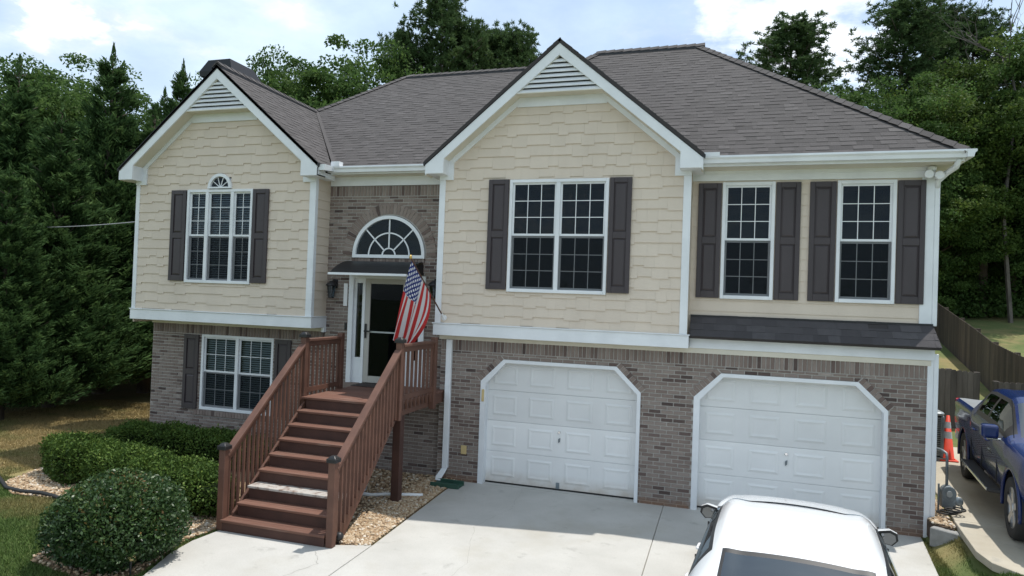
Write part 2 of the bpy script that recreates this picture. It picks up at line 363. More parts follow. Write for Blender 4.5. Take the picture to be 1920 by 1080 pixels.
slab([(pl[3][0]-.01, pl[3][1]-.012)]+pl[4:]+[(8.4, -3.2), (11.4, -3.2), (11.4, -.462)], zs_, .1, 'concrete_side', side)

def inpoly(x, y, P):
    c = False; j = len(P)-1
    for i in range(len(P)):
        if (P[i][1] > y) != (P[j][1] > y) and x < (P[j][0]-P[i][0])*(y-P[i][1])/(P[j][1]-P[i][1])+P[i][0]: c = not c
        j = i
    return c
BED = [(-8.0, .15), (-8.0, -1.2), (-7.3, -2.3), (-6.95, -3.35), (-6.2, -3.74), (-5.4, -3.62), (-4.9, -3.8), (-4.1, -4.6), (-3.45, -5.55), (-2.3, -5.75), (-1.95, -5.4), (-2.06, -5.0), (-2.2, -4.7), (-2.27, -4.3), (-2.2, -3.76), (-.4, -3.74), (.07, -3.52), (-.07, -.7), (-.07, .15)]
tag(MB().prism(BED, 'z', -.12, -.012).build('gravel_bed', 'gravel_bed'), kind='structure')
BED2 = [(7.56, .6), (7.56, -.30), (7.80, -.48), (e[3].x-.03, e[3].y), (e[2].x-.03, e[2].y), (e[1].x-.03, e[1].y), (8.0, 3.0)]
tag(MB().prism(BED2, 'z', .05, .30).build('mulch_bed', 'soil'), kind='structure')
rg = np.random.default_rng(3)
def stones(name, regions, m='gravel', smin=.012, smax=.03):
    t = (1+5**.5)/2
    iv = np.array([(-1, t, 0), (1, t, 0), (-1, -t, 0), (1, -t, 0), (0, -1, t), (0, 1, t), (0, -1, -t), (0, 1, -t), (t, 0, -1), (t, 0, 1), (-t, 0, -1), (-t, 0, 1)])/1.9
    fc = np.array([(0, 11, 5), (0, 5, 1), (0, 1, 7), (0, 7, 10), (0, 10, 11), (1, 5, 9), (5, 11, 4), (11, 10, 2), (10, 7, 6), (7, 1, 8), (3, 9, 4), (3, 4, 2), (3, 2, 6), (3, 6, 8), (3, 8, 9), (4, 9, 5), (2, 4, 11), (6, 2, 10), (8, 6, 7), (9, 8, 1)])
    C_ = []
    for (poly, x0, x1, y0, y1, dens, z) in regions:
        n = int((x1-x0)*(y1-y0)*dens); X = rg.uniform(x0, x1, n); Y = rg.uniform(y0, y1, n)
        C_ += [(x, y, z) for x, y in zip(X, Y) if inpoly(x, y, poly)]
    C_ = np.array(C_); n = len(C_); s_ = rg.uniform(smin, smax, n)
    sc = np.stack([s_*rg.uniform(.8, 1.5, n), s_*rg.uniform(.7, 1.2, n), s_*rg.uniform(.5, .85, n)], 1)
    a = rg.uniform(0, 6.28, n); ca, sa = np.cos(a), np.sin(a)
    P = iv[None]*sc[:, None]*rg.uniform(.8, 1.15, (n, 12, 1)); Q = P.copy()
    Q[..., 0] = P[..., 0]*ca[:, None]-P[..., 1]*sa[:, None]; Q[..., 1] = P[..., 0]*sa[:, None]+P[..., 1]*ca[:, None]
    Q += C_[:, None]; Q[..., 2] += (s_*rg.uniform(.1, .6, n))[:, None]
    F3 = (fc[None]+(np.arange(n)*12)[:, None, None]).reshape(-1, 3)
    return npmesh(name, Q.reshape(-1, 3), F3, m, tone=np.repeat(np.clip(rg.normal(.55, .24, n), 0, 1), 12), smooth=False)
tag(stones('gravel', [(BED, -.62, .1, -3.6, .1, 2300, -.005), (BED, -2.1, -.62, -3.7, .1, 600, -.005), (BED, -3.4, -2.1, -5.2, -2.6, 2000, -.005), (BED, -8.2, -4.4, -4.6, -3.0, 1600, -.005), (BED, -8.2, -6.3, -3.0, -1.0, 1300, -.005), (BED, -3.6, -1.9, -5.8, -5.0, 500, -.005)]), 'tan and brown river gravel in the beds beside the steps', 'gravel', kind='stuff')
tag(stones('bark_mulch', [(BED2, 7.56, 8.1, -.95, 1.8, 1500, .31)], 'gravel', .012, .03), 'brown stones and bark round the gas meter', 'mulch', kind='stuff')

# ------------------------------------------------------------------ house
HX = dict(aL=-.5267, aR=3.9679, bR=7.58, lL=-7.507, lR=-3.1107)
aL, aR, bR, lL, lR = (HX[k] for k in ('aL', 'aR', 'bR', 'lL', 'lR'))
yA, yB, yL, yE = -.2547, .156, -.345, .168
zb0, zb1, ze = 2.682, 2.89, 5.54
house = thing('house', 'two-storey cream and brick house with grey shingled hip roof and two garage doors', 'house')
# --- brick
BRICKS = []   # (x0,x1,z0,z1,y,tone)
brick_wall = None
mort = MB(); stain = MB()
BL, BH, J = .2032, .0677, .0145
def tone_b(): return float(np.clip(random.gauss(.52, .15) if random.random() > .12 else random.gauss(.16, .1), 0, 1))
def cut(a, b, blocks):
    iv = [(a, b)]
    for (p, q) in blocks:
        n_ = []
        for (u, v) in iv:
            if q <= u or p >= v: n_.append((u, v)); continue
            if p > u: n_.append((u, p))
            if q < v: n_.append((q, v))
        iv = n_
    return [t for t in iv if t[1]-t[0] > .012]
def course_wall(x0, x1, z0, z1, y, openings, soldier=True):
    zt = z1-.205 if soldier else z1; k = 0; z = z0
    while z < zt-.02:
        zn = min(z+BH, zt); bl = [o(z, zn) for o in openings]; bl = [b for b in bl if b]
        off = 0 if k % 2 else BL/2
        for (a, b) in cut(x0, x1, bl):
            mort.add([(a, y, z), (b, y, z), (b, y, zn), (a, y, zn)], [(0, 1, 2, 3)])
            i = math.floor((a-x0-off)/BL); x = x0+off+i*BL
            while x < b:
                p, q = max(x+J/2, a+.002), min(x+BL-J/2, b-.002)
                if q-p > .02: BRICKS.append((p, q, z+J/2, zn-J/2, y, tone_b()))
                x += BL
        z = zn; k += 1
    if soldier:
        bl = [o(zt, z1) for o in openings]; bl = [b for b in bl if b]
        for (a, b) in cut(x0, x1, bl):
            mort.add([(a, y, zt), (b, y, zt), (b, y, z1), (a, y, z1)], [(0, 1, 2, 3)])
            n_ = max(1, round((b-a)/.0685)); s_ = (b-a)/n_
            for i in range(n_): BRICKS.append((a+i*s_+J/2, a+(i+1)*s_-J/2, zt+J/2, z1-.004, y, tone_b()))
def rect_open(x0, x1, z0, z1): return lambda a, b: (x0, x1) if (b > z0+.01 and a < z1-.01) else None
G1, G2, GW, ZC, ZT, CH = .3235, 4.0987, 2.90, 1.868, 2.285, .424
def cham_open(g):
    def f(a, b):
        m_ = (a+b)/2
        if m_ < ZC: return (g, g+GW)
        if m_ < ZT: k = CH*(m_-ZC)/(ZT-ZC); return (g+k, g+GW-k)
    return f
def arch_open(xc, zc, r_):
    def f(a, b):
        m_ = (a+b)/2
        if zc-.0 < m_ < zc+r_: h = math.sqrt(max(0, r_*r_-(m_-zc)**2)); return (xc-h, xc+h)
    return f
course_wall(aL+.03, bR-.03, -.02, 2.60, 0., [cham_open(G1), cham_open(G2)])
AX, AZ, AR = -1.75, 4.15, .78
DOOR = (-2.58, -.93, 1.60, 3.76)
course_wall(lR+.005, aL+.03, -.02, 5.52, yE, [rect_open(*DOOR), rect_open(AX-AR, AX+AR, AZ-.07, AZ+.01), arch_open(AX, AZ, AR+.05)])
WL = (-6.11, -4.30, .80, 2.40)     # lower left window
course_wall(-7.42, lR+.005, -.02, 2.60, yE, [rect_open(*WL)])
mort.build('brick_wall', 'mortar', house); brick_wall = bpy.data.objects['brick_wall']
# side and back walls
MB().box((bR-.05, .012, -.1), (bR-.032, 9.6, 2.62)).build('side_wall', 'mortar', house)
MB().box((bR-.03, .17, 2.62), (bR-.008, 9.6, 5.62)).build('side_wall', 'cream', house)
MB().box((-7.44, yE+.012, -.1), (-7.425, 9.6, 2.62)).build('side_wall', 'mortar', house)
MB().box((-7.5, yL+.02, 2.62), (-7.48, 9.6, 5.72)).build('side_wall', 'cream', house)
MB().box((-7.44, 9.6, -.1), (bR-.05, 9.62, 5.7)).build('rear_wall', 'cream', house)
# pieces: nearest 300 full bricks are objects, the rest one mesh
def dcam(x, y, z): return (x-CAM[0])**2+(y-CAM[1])**2+(z-CAM[2])**2
BRICKS.sort(key=lambda b: dcam((b[0]+b[1])/2, b[4], (b[2]+b[3])/2))
def brick_geo(mb, x0, x1, z0, z1, yf, yb, tone):
    e_ = .002
    mb.add([(x0, yb, z0), (x1, yb, z0), (x1, yb, z1), (x0, yb, z1), (x0+e_, yf, z0+e_), (x1-e_, yf, z0+e_), (x1-e_, yf, z1-e_), (x0+e_, yf, z1-e_)],
           [(4, 5, 6, 7), (0, 1, 5, 4), (1, 2, 6, 5), (2, 3, 7, 6), (3, 0, 4, 7)], tone)
pool = {}
rest = MB(); cnt = 0
for (x0, x1, z0, z1, y, t) in BRICKS:
    w_, h_ = x1-x0, z1-z0; pr = .010+random.uniform(0, .004)
    full = abs(w_-(BL-J)) < .001 and abs(h_-(BH-J)) < .001
    if full and cnt < 300:
        k = round(t*11)
        if k not in pool:
            b = MB(); brick_geo(b, -w_/2, w_/2, -h_/2, h_/2, -.012, .0, k/11); o = b.build('brick', 'brick', brick_wall); pool[k] = o
        else: o = pool[k].copy(); COL.objects.link(o)
        o.location = ((x0+x1)/2, y+random.uniform(0, .003), (z0+z1)/2); cnt += 1
    else: brick_geo(rest, x0, x1, z0, z1, y-pr, y, t)
def rowlock(mb, p, q, n_, depth, yf, yb, gap=.008):        # ring of bricks: p(i), q(i) give inner and outer points at fraction i
    for i in range(n_):
        a, b = (i+.07)/n_, (i+.93)/n_
        P = [p(a), p(b), q(b), q(a)]
        mb.add([(x, yb, z) for x, z in P]+[(x, yf, z) for x, z in P], [(4, 5, 6, 7), (0, 1, 5, 4), (1, 2, 6, 5), (2, 3, 7, 6), (3, 0, 4, 7)], tone_b())
ra = AR+.03
rowlock(rest, lambda f: (AX-ra*math.cos(f*math.pi), AZ+ra*math.sin(f*math.pi)), lambda f: (AX-(ra+.2)*math.cos(f*math.pi), AZ+(ra+.2)*math.sin(f*math.pi)), 38, .2, yE-.022, yE)
bk = MB()
for k in range(38):
    a, b = math.pi*k/38, math.pi*(k+1)/38
    P = [(AX-r_*math.cos(t), AZ+r_*math.sin(t)) for r_, t in ((ra-.02, a), (ra-.02, b), (ra+.2, b), (ra+.2, a))]
    bk.add([(x, yE-.0125, z) for x, z in P], [(0, 1, 2, 3)])
bk.build('arch_mortar', 'mortar', brick_wall)
for g in (G1, G2):
    for (u, v) in (((g-.0, ZC), (g+CH, ZT)), ((g+GW, ZC), (g+GW-CH, ZT))):
        d = Vector((v[0]-u[0], v[1]-u[1])).normalized(); nrm = Vector((-d.y, d.x)) if u[0] < v[0] else Vector((d.y, -d.x))
        f0 = lambda f, u=u, v=v: (u[0]+(v[0]-u[0])*f, u[1]+(v[1]-u[1])*f); f1 = lambda f, u=u, v=v, nr=nrm: (u[0]+(v[0]-u[0])*f+nr.x*.1, u[1]+(v[1]-u[1])*f+nr.y*.1)
        rowlock(rest, f0, f1, 8, .1, -.024, 0.)
        P = [f0(-.02), f0(1.02), f1(1.02), f1(-.02)]; MB().add([(x, -.0145, z) for x, z in P], [(0, 1, 2, 3)]).build('corner_mortar', 'mortar', brick_wall)
n_ = 27
for i in range(n_):        # rowlock sill under the lower window
    a = WL[0]-.1+(WL[1]-WL[0]+.2)*i/n_; b = WL[0]-.1+(WL[1]-WL[0]+.2)*(i+1)/n_
    rest.box((a+.004, yE-.045, WL[2]-.115), (b-.004, yE+.02, WL[2]-.012), tone_b())
tag(rest.build('bricks', 'brick', brick_wall), kind='stuff')
for (a, b, y) in ((aL+.05, G1-.02, -.0165), (G1+GW+.02, G2-.02, -.0165), (G2+GW+.02, bR-.04, -.0165)):   # clay splash at the foot
    n_ = 26; top = [(a+(b-a)*i/n_, y, .05+random.random()*.13) for i in range(n_+1)]; bot = [(p[0], y, -.01) for p in top]
    MB().add(bot+top, [(i, i+1, n_+2+i, n_+1+i) for i in range(n_)]).build('clay_splash', 'clay_stain', brick_wall)
stm = MATS['clay_stain'].node_tree; bs = stm.nodes['Principled BSDF']; trn = stm.nodes.new('ShaderNodeBsdfTransparent'); mxx = stm.nodes.new('ShaderNodeMixShader')
g_ = stm.nodes.new('ShaderNodeNewGeometry'); s3 = stm.nodes.new('ShaderNodeSeparateXYZ'); mr = stm.nodes.new('ShaderNodeMapRange'); stm.links.new(g_.outputs['Position'], s3.inputs[0]); stm.links.new(s3.outputs[2], mr.inputs[0])
mr.inputs[1].default_value = 0; mr.inputs[2].default_value = .16; mr.inputs[3].default_value = .4; mr.inputs[4].default_value = .0
stm.links.new(mr.outputs[0], mxx.inputs[0]); stm.links.new(trn.outputs[0], mxx.inputs[1]); stm.links.new(bs.outputs[0], mxx.inputs[2]); stm.links.new(mxx.outputs[0], stm.nodes['Material Output'].inputs[0])

# --- siding
def rsub(rc, holes):
    out = [rc]
    for (hx0, hx1, hz0, hz1) in holes:
        n_ = []
        for (x0, x1, z0, z1) in out:
            if hx1 <= x0 or hx0 >= x1 or hz1 <= z0 or hz0 >= z1: n_.append((x0, x1, z0, z1)); continue
            if hx0 > x0: n_.append((x0, hx0, z0, z1))
            if hx1 < x1: n_.append((hx1, x1, z0, z1))
            a, b = max(x0, hx0), min(x1, hx1)
            if hz0 > z0: n_.append((a, b, z0, hz0))
            if hz1 < z1: n_.append((a, b, hz1, z1))
        out = n_
    return out
WA = (.835, 2.61, 3.515, 5.51); WLU = (-6.15, -4.535, 3.49, 5.41); W1 = (4.46, 5.29, 3.52, 5.475); W2 = (6.22, 7.07, 3.52, 5.475)
SHAKES = []; sid = MB()
def shake_wall(x0, x1, y, xm, zpk, holes):
    zr = zb1; k = 0
    while zr < 6.95:
        zt = zr+.19
        hw = (zpk-.24-zr)/.84; a, b = max(x0, xm-hw), min(x1, xm+hw)
        if b-a < .2: break
        for rc in rsub((a, b, zr, min(zt, 6.95)), holes): sid.add([(rc[0], y, rc[2]), (rc[1], y, rc[2]), (rc[1], y, rc[3]), (rc[0], y, rc[3])], [(0, 1, 2, 3)], .3)
        x = a; s_ = 0
        while x < b-.01:
            w_ = random.choice((.18, .23, .28, .34, .42)); xe = min(b, x+w_)
            s_ = random.choice([q for q in (0, .034) if q != s_]) if random.random() < .8 else s_
            if zr == zb1: s_ = random.choice((-.03, -.01))
            for rc in rsub((x+.0006, xe-.0006, zr-s_+.004, zt+.012), holes):
                if rc[1]-rc[0] > .015 and rc[3]-rc[2] > .02: SHAKES.append((*rc, y, random.uniform(.25, .8), rc[2] <= zr-s_+.005))
            x = xe
        zr = zt; k += 1
GA = (aL, aR, yA, (aL+aR)/2, 7.80); GL = (lL, lR, yL, (lL+lR)/2, 7.80)
ARCHW = (-5.345-.30, -5.345+.30, 5.35, 5.58)
shake_wall(aL, aR, yA, GA[3], 7.80, [WA]); shake_wall(lL, lR, yL, GL[3], 7.80, [WLU, (-5.60, -5.09, 5.40, 5.66)])
siding = sid.build('siding_wall', 'cream', house)
def shake_geo(mb, x0, x1, z0, z1, y, tone, low):
    p0 = .022 if low else .02; p1 = .003
    mb.add([(x0, y, z0), (x1, y, z0), (x1, y, z1), (x0, y, z1), (x0, y-p0, z0), (x1, y-p0, z0), (x1, y-p1, z1), (x0, y-p1, z1)],
           [(4, 5, 6, 7), (0, 1, 5, 4), (1, 2, 6, 5), (2, 3, 7, 6), (3, 0, 4, 7)], tone)
SHAKES.sort(key=lambda s: dcam((s[0]+s[1])/2, s[4], s[2])-4*(s[1]-s[0]))
rest = MB(); spool = {}; cnt = 0
for s_ in SHAKES:
    w_, h_ = s_[1]-s_[0], s_[3]-s_[2]
    if cnt < 300 and w_ > .13 and h_ > .15:
        key = (round(w_, 3), round(h_, 3), round(s_[5]*4))
        if key not in spool:
            b = MB(); shake_geo(b, -w_/2, w_/2, 0, h_, 0, key[2]/4, True); o = b.build('shake', 'cream', siding); spool[key] = o
        else: o = spool[key].copy(); COL.objects.link(o)
        o.location = ((s_[0]+s_[1])/2, s_[4], s_[2]); cnt += 1
    else: shake_geo(rest, *s_)
tag(rest.build('shakes', 'cream', siding), kind='stuff')
# lap siding: right wall and side of the left block
lap = MB()
z = zb1
while z < 5.66:
    for rc in rsub((aR, bR, z, z+.178), [W1, W2]): lap.add([(rc[0], yB, rc[2]), (rc[1], yB, rc[2]), (rc[1], yB, rc[3]), (rc[0], yB, rc[3])], [(0, 1, 2, 3)], .3)
    z += .178
lap.add([(lR, yL, zb1), (lR, yE, zb1), (lR, yE, 5.7), (lR, yL, 5.7)], [(0, 1, 2, 3)], .3)
lap.add([(aL, yA, zb1), (aL, yE, zb1), (aL, yE, 5.7), (aL, yA, 5.7)], [(3, 2, 1, 0)], .3)
lap.add([(aR, yA, zb1), (aR, yB, zb1), (aR, yB, 5.7), (aR, yA, 5.7)], [(0, 1, 2, 3)], .3)
lap = lap.build('lap_siding', 'cream', house)
z = 3.13
while z < 5.6:
    t = random.uniform(.35, .65)
    for rc in rsub((aR+.002, bR-.004, z, z+.19), [W1, W2]):
        b = MB(); b.add([(rc[0], yB, rc[2]), (rc[1], yB, rc[2]), (rc[1], yB, rc[3]), (rc[0], yB, rc[3]), (rc[0], yB-.016, rc[2]), (rc[1], yB-.016, rc[2]), (rc[1], yB-.003, rc[3]), (rc[0], yB-.003, rc[3])], [(4, 5, 6, 7), (0, 1, 5, 4), (1, 2, 6, 5), (3, 0, 4, 7)], t)
        b.build('board', 'cream', lap)
    z += .178
def lapboards(x, ya, yb, sgn):
    z = zb1
    while z < 5.6:
        t = random.uniform(.35, .65)
        MB().add([(x, ya, z), (x, yb, z), (x, yb, z+.19), (x, ya, z+.19), (x+sgn*.016, ya, z), (x+sgn*.016, yb, z), (x+sgn*.003, yb, z+.19), (x+sgn*.003, ya, z+.19)], [(4, 5, 6, 7), (0, 1, 5, 4), (1, 2, 6, 5), (3, 0, 4, 7)], t).build('board', 'cream', lap)
        z += .178
lapboards(lR, yL+.01, yE, 1)

# --- bands, corner boards, soffits
def part(name, m, f, parent=house, **k): b = MB(); f(b); return b.build(name, m, parent, **k)
part('band', 'white_trim', lambda b: b.box((aL-.03, yA-.03, zb0), (aR+.03, yA+.1, zb1)).box((aL-.045, yA-.05, zb1), (aR+.045, yA-.0, zb1+.02)), bevel=.004)
part('band', 'white_trim', lambda b: b.box((aR+.032, -.06, zb0), (bR+.02, .02, zb1-.02)), bevel=.004)
part('band', 'white_trim', lambda b: b.box((lL-.03, yL-.03, zb0), (lR+.03, yL+.1, zb1)).box((lR-.02, yL+.1, zb0), (lR+.03, yE, zb1)).box((lL-.045, yL-.05, zb1), (lR+.045, yL, zb1+.02)).box((lR, yL, zb1), (lR+.045, yE, zb1+.02)), bevel=.004)
part('soffit', 'soffit', lambda b: b.box((aL-.03, yA+.1, zb0+.0), (aR+.03, -.0, zb0+.04)).box((lL-.03, yL+.1, zb0+.0), (lR-.02, yE, zb0+.04)))
part('frieze', 'soffit', lambda b: b.box((aL+.0, -.035, zb0-.085), (bR-.02, 0., zb0+.0)).box((-7.44, yE-.035, zb0-.085), (lR+.03, yE, zb0+.0)))
part('frieze_end', 'white_trim', lambda b: b.box((lR-.03, yE-.1, zb0-.09), (lR+.035, yE+.0, zb0-.001)))
CW = .115
for (x0, x1, y) in ((aL, aL+CW, yA), (aR-CW-.01, aR, yA), (lL, lL+CW-.02, yL), (lR-CW, lR, yL)):
    part('corner_board', 'white_trim', lambda b: b.box((x0, y-.03, zb1+.021), (x1, y+.0, ze)), bevel=.003)
part('corner_board', 'white_trim', lambda b: b.box((lR-.0, yL-.03, zb1+.021), (lR+.022, yL+.06, 5.6)))
part('corner_board', 'white_trim', lambda b: b.box((bR-.16, yB-.032, 3.22), (bR+.01, yB, 5.6)), bevel=.003)
part('corner_trim', 'white_trim', lambda b: b.box((bR-.065, -.03, -.0), (bR+.015, .02, zb0-.001)), bevel=.003)
# --- gables
def gable(x0, x1, yw, hw):
    xm = (x0+x1)/2; zp = 7.80; s = .84; yf = yw-.28; line = lambda x, o=0.: zp-s*abs(x-xm)-o
    for sg in (-1, 1):
        xt = xm+sg*hw
        g = part('rake_board', 'white_trim', lambda b: b.prism([(xm, zp), (xt, line(xt)), (xt, line(xt)-.19), (xm, zp-.205)][::-sg], 'y', yf-.02, yf+.012), bevel=.003)
        part('drip_edge', 'black_metal', lambda b: b.prism([(xm, zp+.075), (xt+sg*.035, line(xt)+.05), (xt+sg*.03, line(xt)-.012), (xm, zp+.005)][::-sg], 'y', yf-.035, yf+.03))
        part('rake_soffit', 'soffit', lambda b: b.hexa([(xm+sg*.0, yf+.012, zp-.205), (xt, yf+.012, line(xt)-.19), (xt, yw, line(xt)-.19), (xm, yw, zp-.205)], [(xm, yf+.012, zp-.17), (xt, yf+.012, line(xt)-.155), (xt, yw, line(xt)-.155), (xm, yw, zp-.17)]))
        xi = xm+sg*.79; xo = xm+sg*(abs(x1-x0)/2)
        part('frieze_board', 'white_trim', lambda b: b.prism([(xi, line(xi, .10)), (xo, line(xo, .10)), (xo, line(xo, .30)), (xi, line(xi, .30))][::-sg], 'y', yw-.04, yw))
        c0, c1 = sorted((xo, xo-sg*.27))
        part('frieze_drop', 'white_trim', lambda b: b.prism([(c0, 5.525), (c1, 5.525), (c1, line(c1, .2)), (c0, line(c0, .2))], 'y', yw-.046, yw), bevel=.003)
        xin = xm+sg*(hw-.36)
        part('eave_return', 'white_trim', lambda b: b.prism([(xt, 5.60), (xt, line(xt)-.03), (xin, line(xin)-.03), (xin, 5.60)][::-sg], 'y', yf-.024, yw-.001), bevel=.004)
        part('eave_return', 'white_trim', lambda b: b.box((xt-sg*.0, yw, 5.60), (xo, yw+.34, 5.70)))
    part('frieze_board', 'white_trim', lambda b: b.box((xm-.80, yw-.043, 6.80), (xm+.80, yw, 6.965)))
    part('vent_soffit', 'soffit', lambda b: b.prism([(xm-.775, 6.965), (xm+.775, 6.965), (xm+.74, 6.995), (xm-.74, 6.995)], 'y', yf+.0, yw))
    v = part('gable_vent', 'black_metal', lambda b: b.prism([(xm-.76, 6.99), (xm+.76, 6.99), (xm, 7.63)], 'y', yf+.045, yf+.055))
    n_ = 7
    for i in range(n_):
        z0 = 6.985+i*.084; z1 = z0+.06; h = (7.64-z0)/.84; h1 = max(.02, (7.64-z1)/.84)
        MB().add([(xm-h, yf-.005, z0), (xm+h, yf-.005, z0), (xm+h1, yf+.04, z1), (xm-h1, yf+.04, z1), (xm-h, yf+.0, z0-.012), (xm+h, yf+.0, z0-.012), (xm+h1, yf+.045, z1-.012), (xm-h1, yf+.045, z1-.012)], [(0, 1, 2, 3), (7, 6, 5, 4), (0, 4, 5, 1), (1, 5, 6, 2), (2, 6, 7, 3), (3, 7, 4, 0)]).build('slat', 'white_trim', v)
gable(aL, aR, yA, 2.43); gable(lL, lR, yL, 2.40)
# --- eaves, gutters
def kprof(y0, zt): return [(y0, zt), (y0-.075, zt-.004), (y0-.12, zt-.0), (y0-.125, zt-.03), (y0-.095, zt-.06), (y0-.085, zt-.115), (y0, zt-.115)]
def gutter(x0, x1, y0, zt):
    g = part('gutter', 'white_trim', lambda b: b.prism(kprof(y0, zt), 'x', x0, x1)); return g
gutter(-2.93, aL-.17, -.16, 5.84); gutter(aR+.17, 7.87, -.30, 5.815)
gut_side = part('gutter', 'white_trim', lambda b: b.prism([(7.86, 5.815), (7.98, 5.815), (7.985, 5.785), (7.955, 5.755), (7.945, 5.70), (7.86, 5.70)], 'y', -.42, 9.6))
gl_ = part('gutter', 'white_trim', lambda b: b.hexa([(-2.90, -.60, 5.71), (-2.78, -.60, 5.71), (-2.78, -.16, 5.75), (-2.90, -.16, 5.75)], [(-2.90, -.60, 5.82), (-2.77, -.60, 5.82), (-2.77, -.16, 5.84), (-2.90, -.16, 5.84)]))
part('splash_guard', 'white_trim', lambda b: b.box((-2.83, -.30, 5.83), (-2.66, -.285, 5.93)).box((-2.66, -.30, 5.83), (-2.645, -.16, 5.93)))
part('splash_guard', 'white_trim', lambda b: b.box((4.15, -.43, 5.80), (4.40, -.42, 5.87)))
part('eave_fascia', 'white_trim', lambda b: b.box((lR+.2, -.16, 5.70), (aL, -.14, 5.84)))
part('eave_fascia', 'white_trim', lambda b: b.box((aR, -.30, 5.66), (7.86, -.28, 5.815)))
part('soffit', 'soffit', lambda b: b.box((lR, -.14, 5.70), (aL, yE, 5.72)))
part('soffit', 'soffit', lambda b: b.box((aR+.05, -.28, 5.66), (7.86, yB, 5.68)).box((bR, yB, 5.66), (7.86, 9.6, 5.68)))
part('frieze_board', 'white_trim', lambda b: b.box((lR+.02, yE-.03, 5.525), (aL, yE, 5.70)))
part('frieze_board', 'white_trim', lambda b: b.box((aR, yB-.04, 5.50), (bR+.01, yB, 5.66)))
part('frieze_board', 'white_trim', lambda b: b.box((aR, yB-.06, 5.60), (bR+.01, yB-.04, 5.66)))
# --- downspouts
d1 = part('downspout', 'white_trim', lambda b: b.box((-.365, -.085, .22), (-.255, -.012, zb0-.086)).hexa([(-.40, -.30, .04), (-.29, -.30, .04), (-.29, -.27, .115), (-.40, -.27, .115)], [(-.365, -.085, .20), (-.255, -.085, .20), (-.255, -.012, .25), (-.365, -.012, .25)]), bevel=.008)
d2 = part('downspout', 'white_trim', lambda b: b.box((bR+.018, -.03, .30), (bR+.085, .05, zb0+.1)).box((bR+.012, yB-.03, 3.2), (bR+.085, yB+.06, 5.36)), bevel=.008)
part('elbow', 'white_trim', lambda b: b.tube([(bR+.05, yB+.0, 5.34), (bR+.05, yB-.02, 5.44), (bR+.13, yB-.12, 5.54), (bR+.2, yB-.36, 5.60), (bR+.21, yB-.46, 5.70)], .045, 8), d2, smooth=True)
part('boot', 'black_plastic', lambda b: b.box((bR+.005, -.05, .0), (bR+.10, .07, .30)), d2, bevel=.01)
fl = part('floodlight', 'plastic_white', lambda b: b.lathe([(.02, -.02), (.055, -.02), (.06, .0), (.06, .04)], (7.52, .02, 5.60), 14, 'z'), house)
for (x, z) in ((7.46, 5.52), (7.60, 5.50)):
    h = part('lamp_head', 'plastic_white', lambda b: b.lathe([(.03, .10), (.05, .06), (.062, .0), (.066, -.05), (.05, -.055), (.02, -.04)], (x, -.03, z), 16, 'y'), fl, smooth=True)
# --- skirt roof over the garage
def polyroof(name, quad): pass
# --- roof planes with shingles
roof_deck = MB(); TABS = []
def plane(poly, deck=True, exp_=.145, store=TABS, e0=None):
    """poly: 3-D points; first two points are the eave from left to right as seen from outside"""
    P = [Vector(p) for p in poly]; u = (P[1]-P[0]).normalized()
    nrm = Vector((0, 0, 0))
    for i in range(len(P)): nrm += P[i].cross(P[(i+1) % len(P)])
    nrm.normalize(); v = nrm.cross(u); O = P[0]
    if deck:
        lo = [p-nrm*.05 for p in P]; n_ = len(P)
        roof_deck.add([p-nrm*.004 for p in P]+lo, [tuple(range(n_)), tuple(range(n_, 2*n_))[::-1]]+[(i, n_+i, n_+(i+1) % n_, (i+1) % n_) for i in range(n_)])
    if store is None: return
    Q = [((p-O).dot(u), (p-O).dot(v)) for p in P]
    vm = max(q[1] for q in Q)
    def span(h):
        xs = []
        for i in range(len(Q)):
            a, b = Q[i], Q[(i+1) % len(Q)]
            if (a[1]-h)*(b[1]-h) <= 0 and a[1] != b[1]: xs.append(a[0]+(b[0]-a[0])*(h-a[1])/(b[1]-a[1]))
            elif a[1] == b[1] == h: xs += [a[0], b[0]]
        return (min(xs), max(xs)) if xs else None
    h = 0.; k = 0
    while h < vm-.03:
        t = min(h+exp_, vm); s0, s1 = span(min(h+.002, vm-.001)), span(t-.002)
        if s0 and s1:
            a, b = min(s0[0], s1[0]), max(s0[1], s1[1]); x = math.floor(a/.4)*.4-random.random()*.4; thick = False
            while x < b:
                w_ = random.choice((.17, .22, .28, .34)); xe = x+w_; thick = not thick
                q = [max(x, s0[0]), min(xe, s0[1]), min(xe, s1[1]), max(x, s1[0])]
                if q[1] < q[0]: q[0] = q[1] = min(max((q[0]+q[1])/2, s0[0]), s0[1])
                if q[2] < q[3]: q[2] = q[3] = min(max((q[2]+q[3])/2, s1[0]), s1[1])
                if q[1]-q[0]+q[2]-q[3] > .02:
                    tn = float(np.clip(random.gauss(.58 if thick else .47, .11), 0, 1))
                    store.append((O, u, v, nrm, q, h, t+.02, .012 if thick else .007, tn, abs(q[1]-q[0]-w_) < 1e-6 and abs(q[2]-q[3]-w_) < 1e-6))
                x = xe
        h += exp_; k += 1
def tab_local(mb, q, h, t, th, tn, f=lambda a, b, c: (a, b, c)):
    mb.add([f(q[0], h, 0), f(q[1], h, 0), f(q[2], t, 0), f(q[3], t, 0), f(q[0], h, th), f(q[1], h, th), f(q[2], t, .004), f(q[3], t, .004)], [(4, 5, 6, 7), (0, 1, 5, 4), (1, 2, 6, 5), (3, 0, 4, 7)], tn)
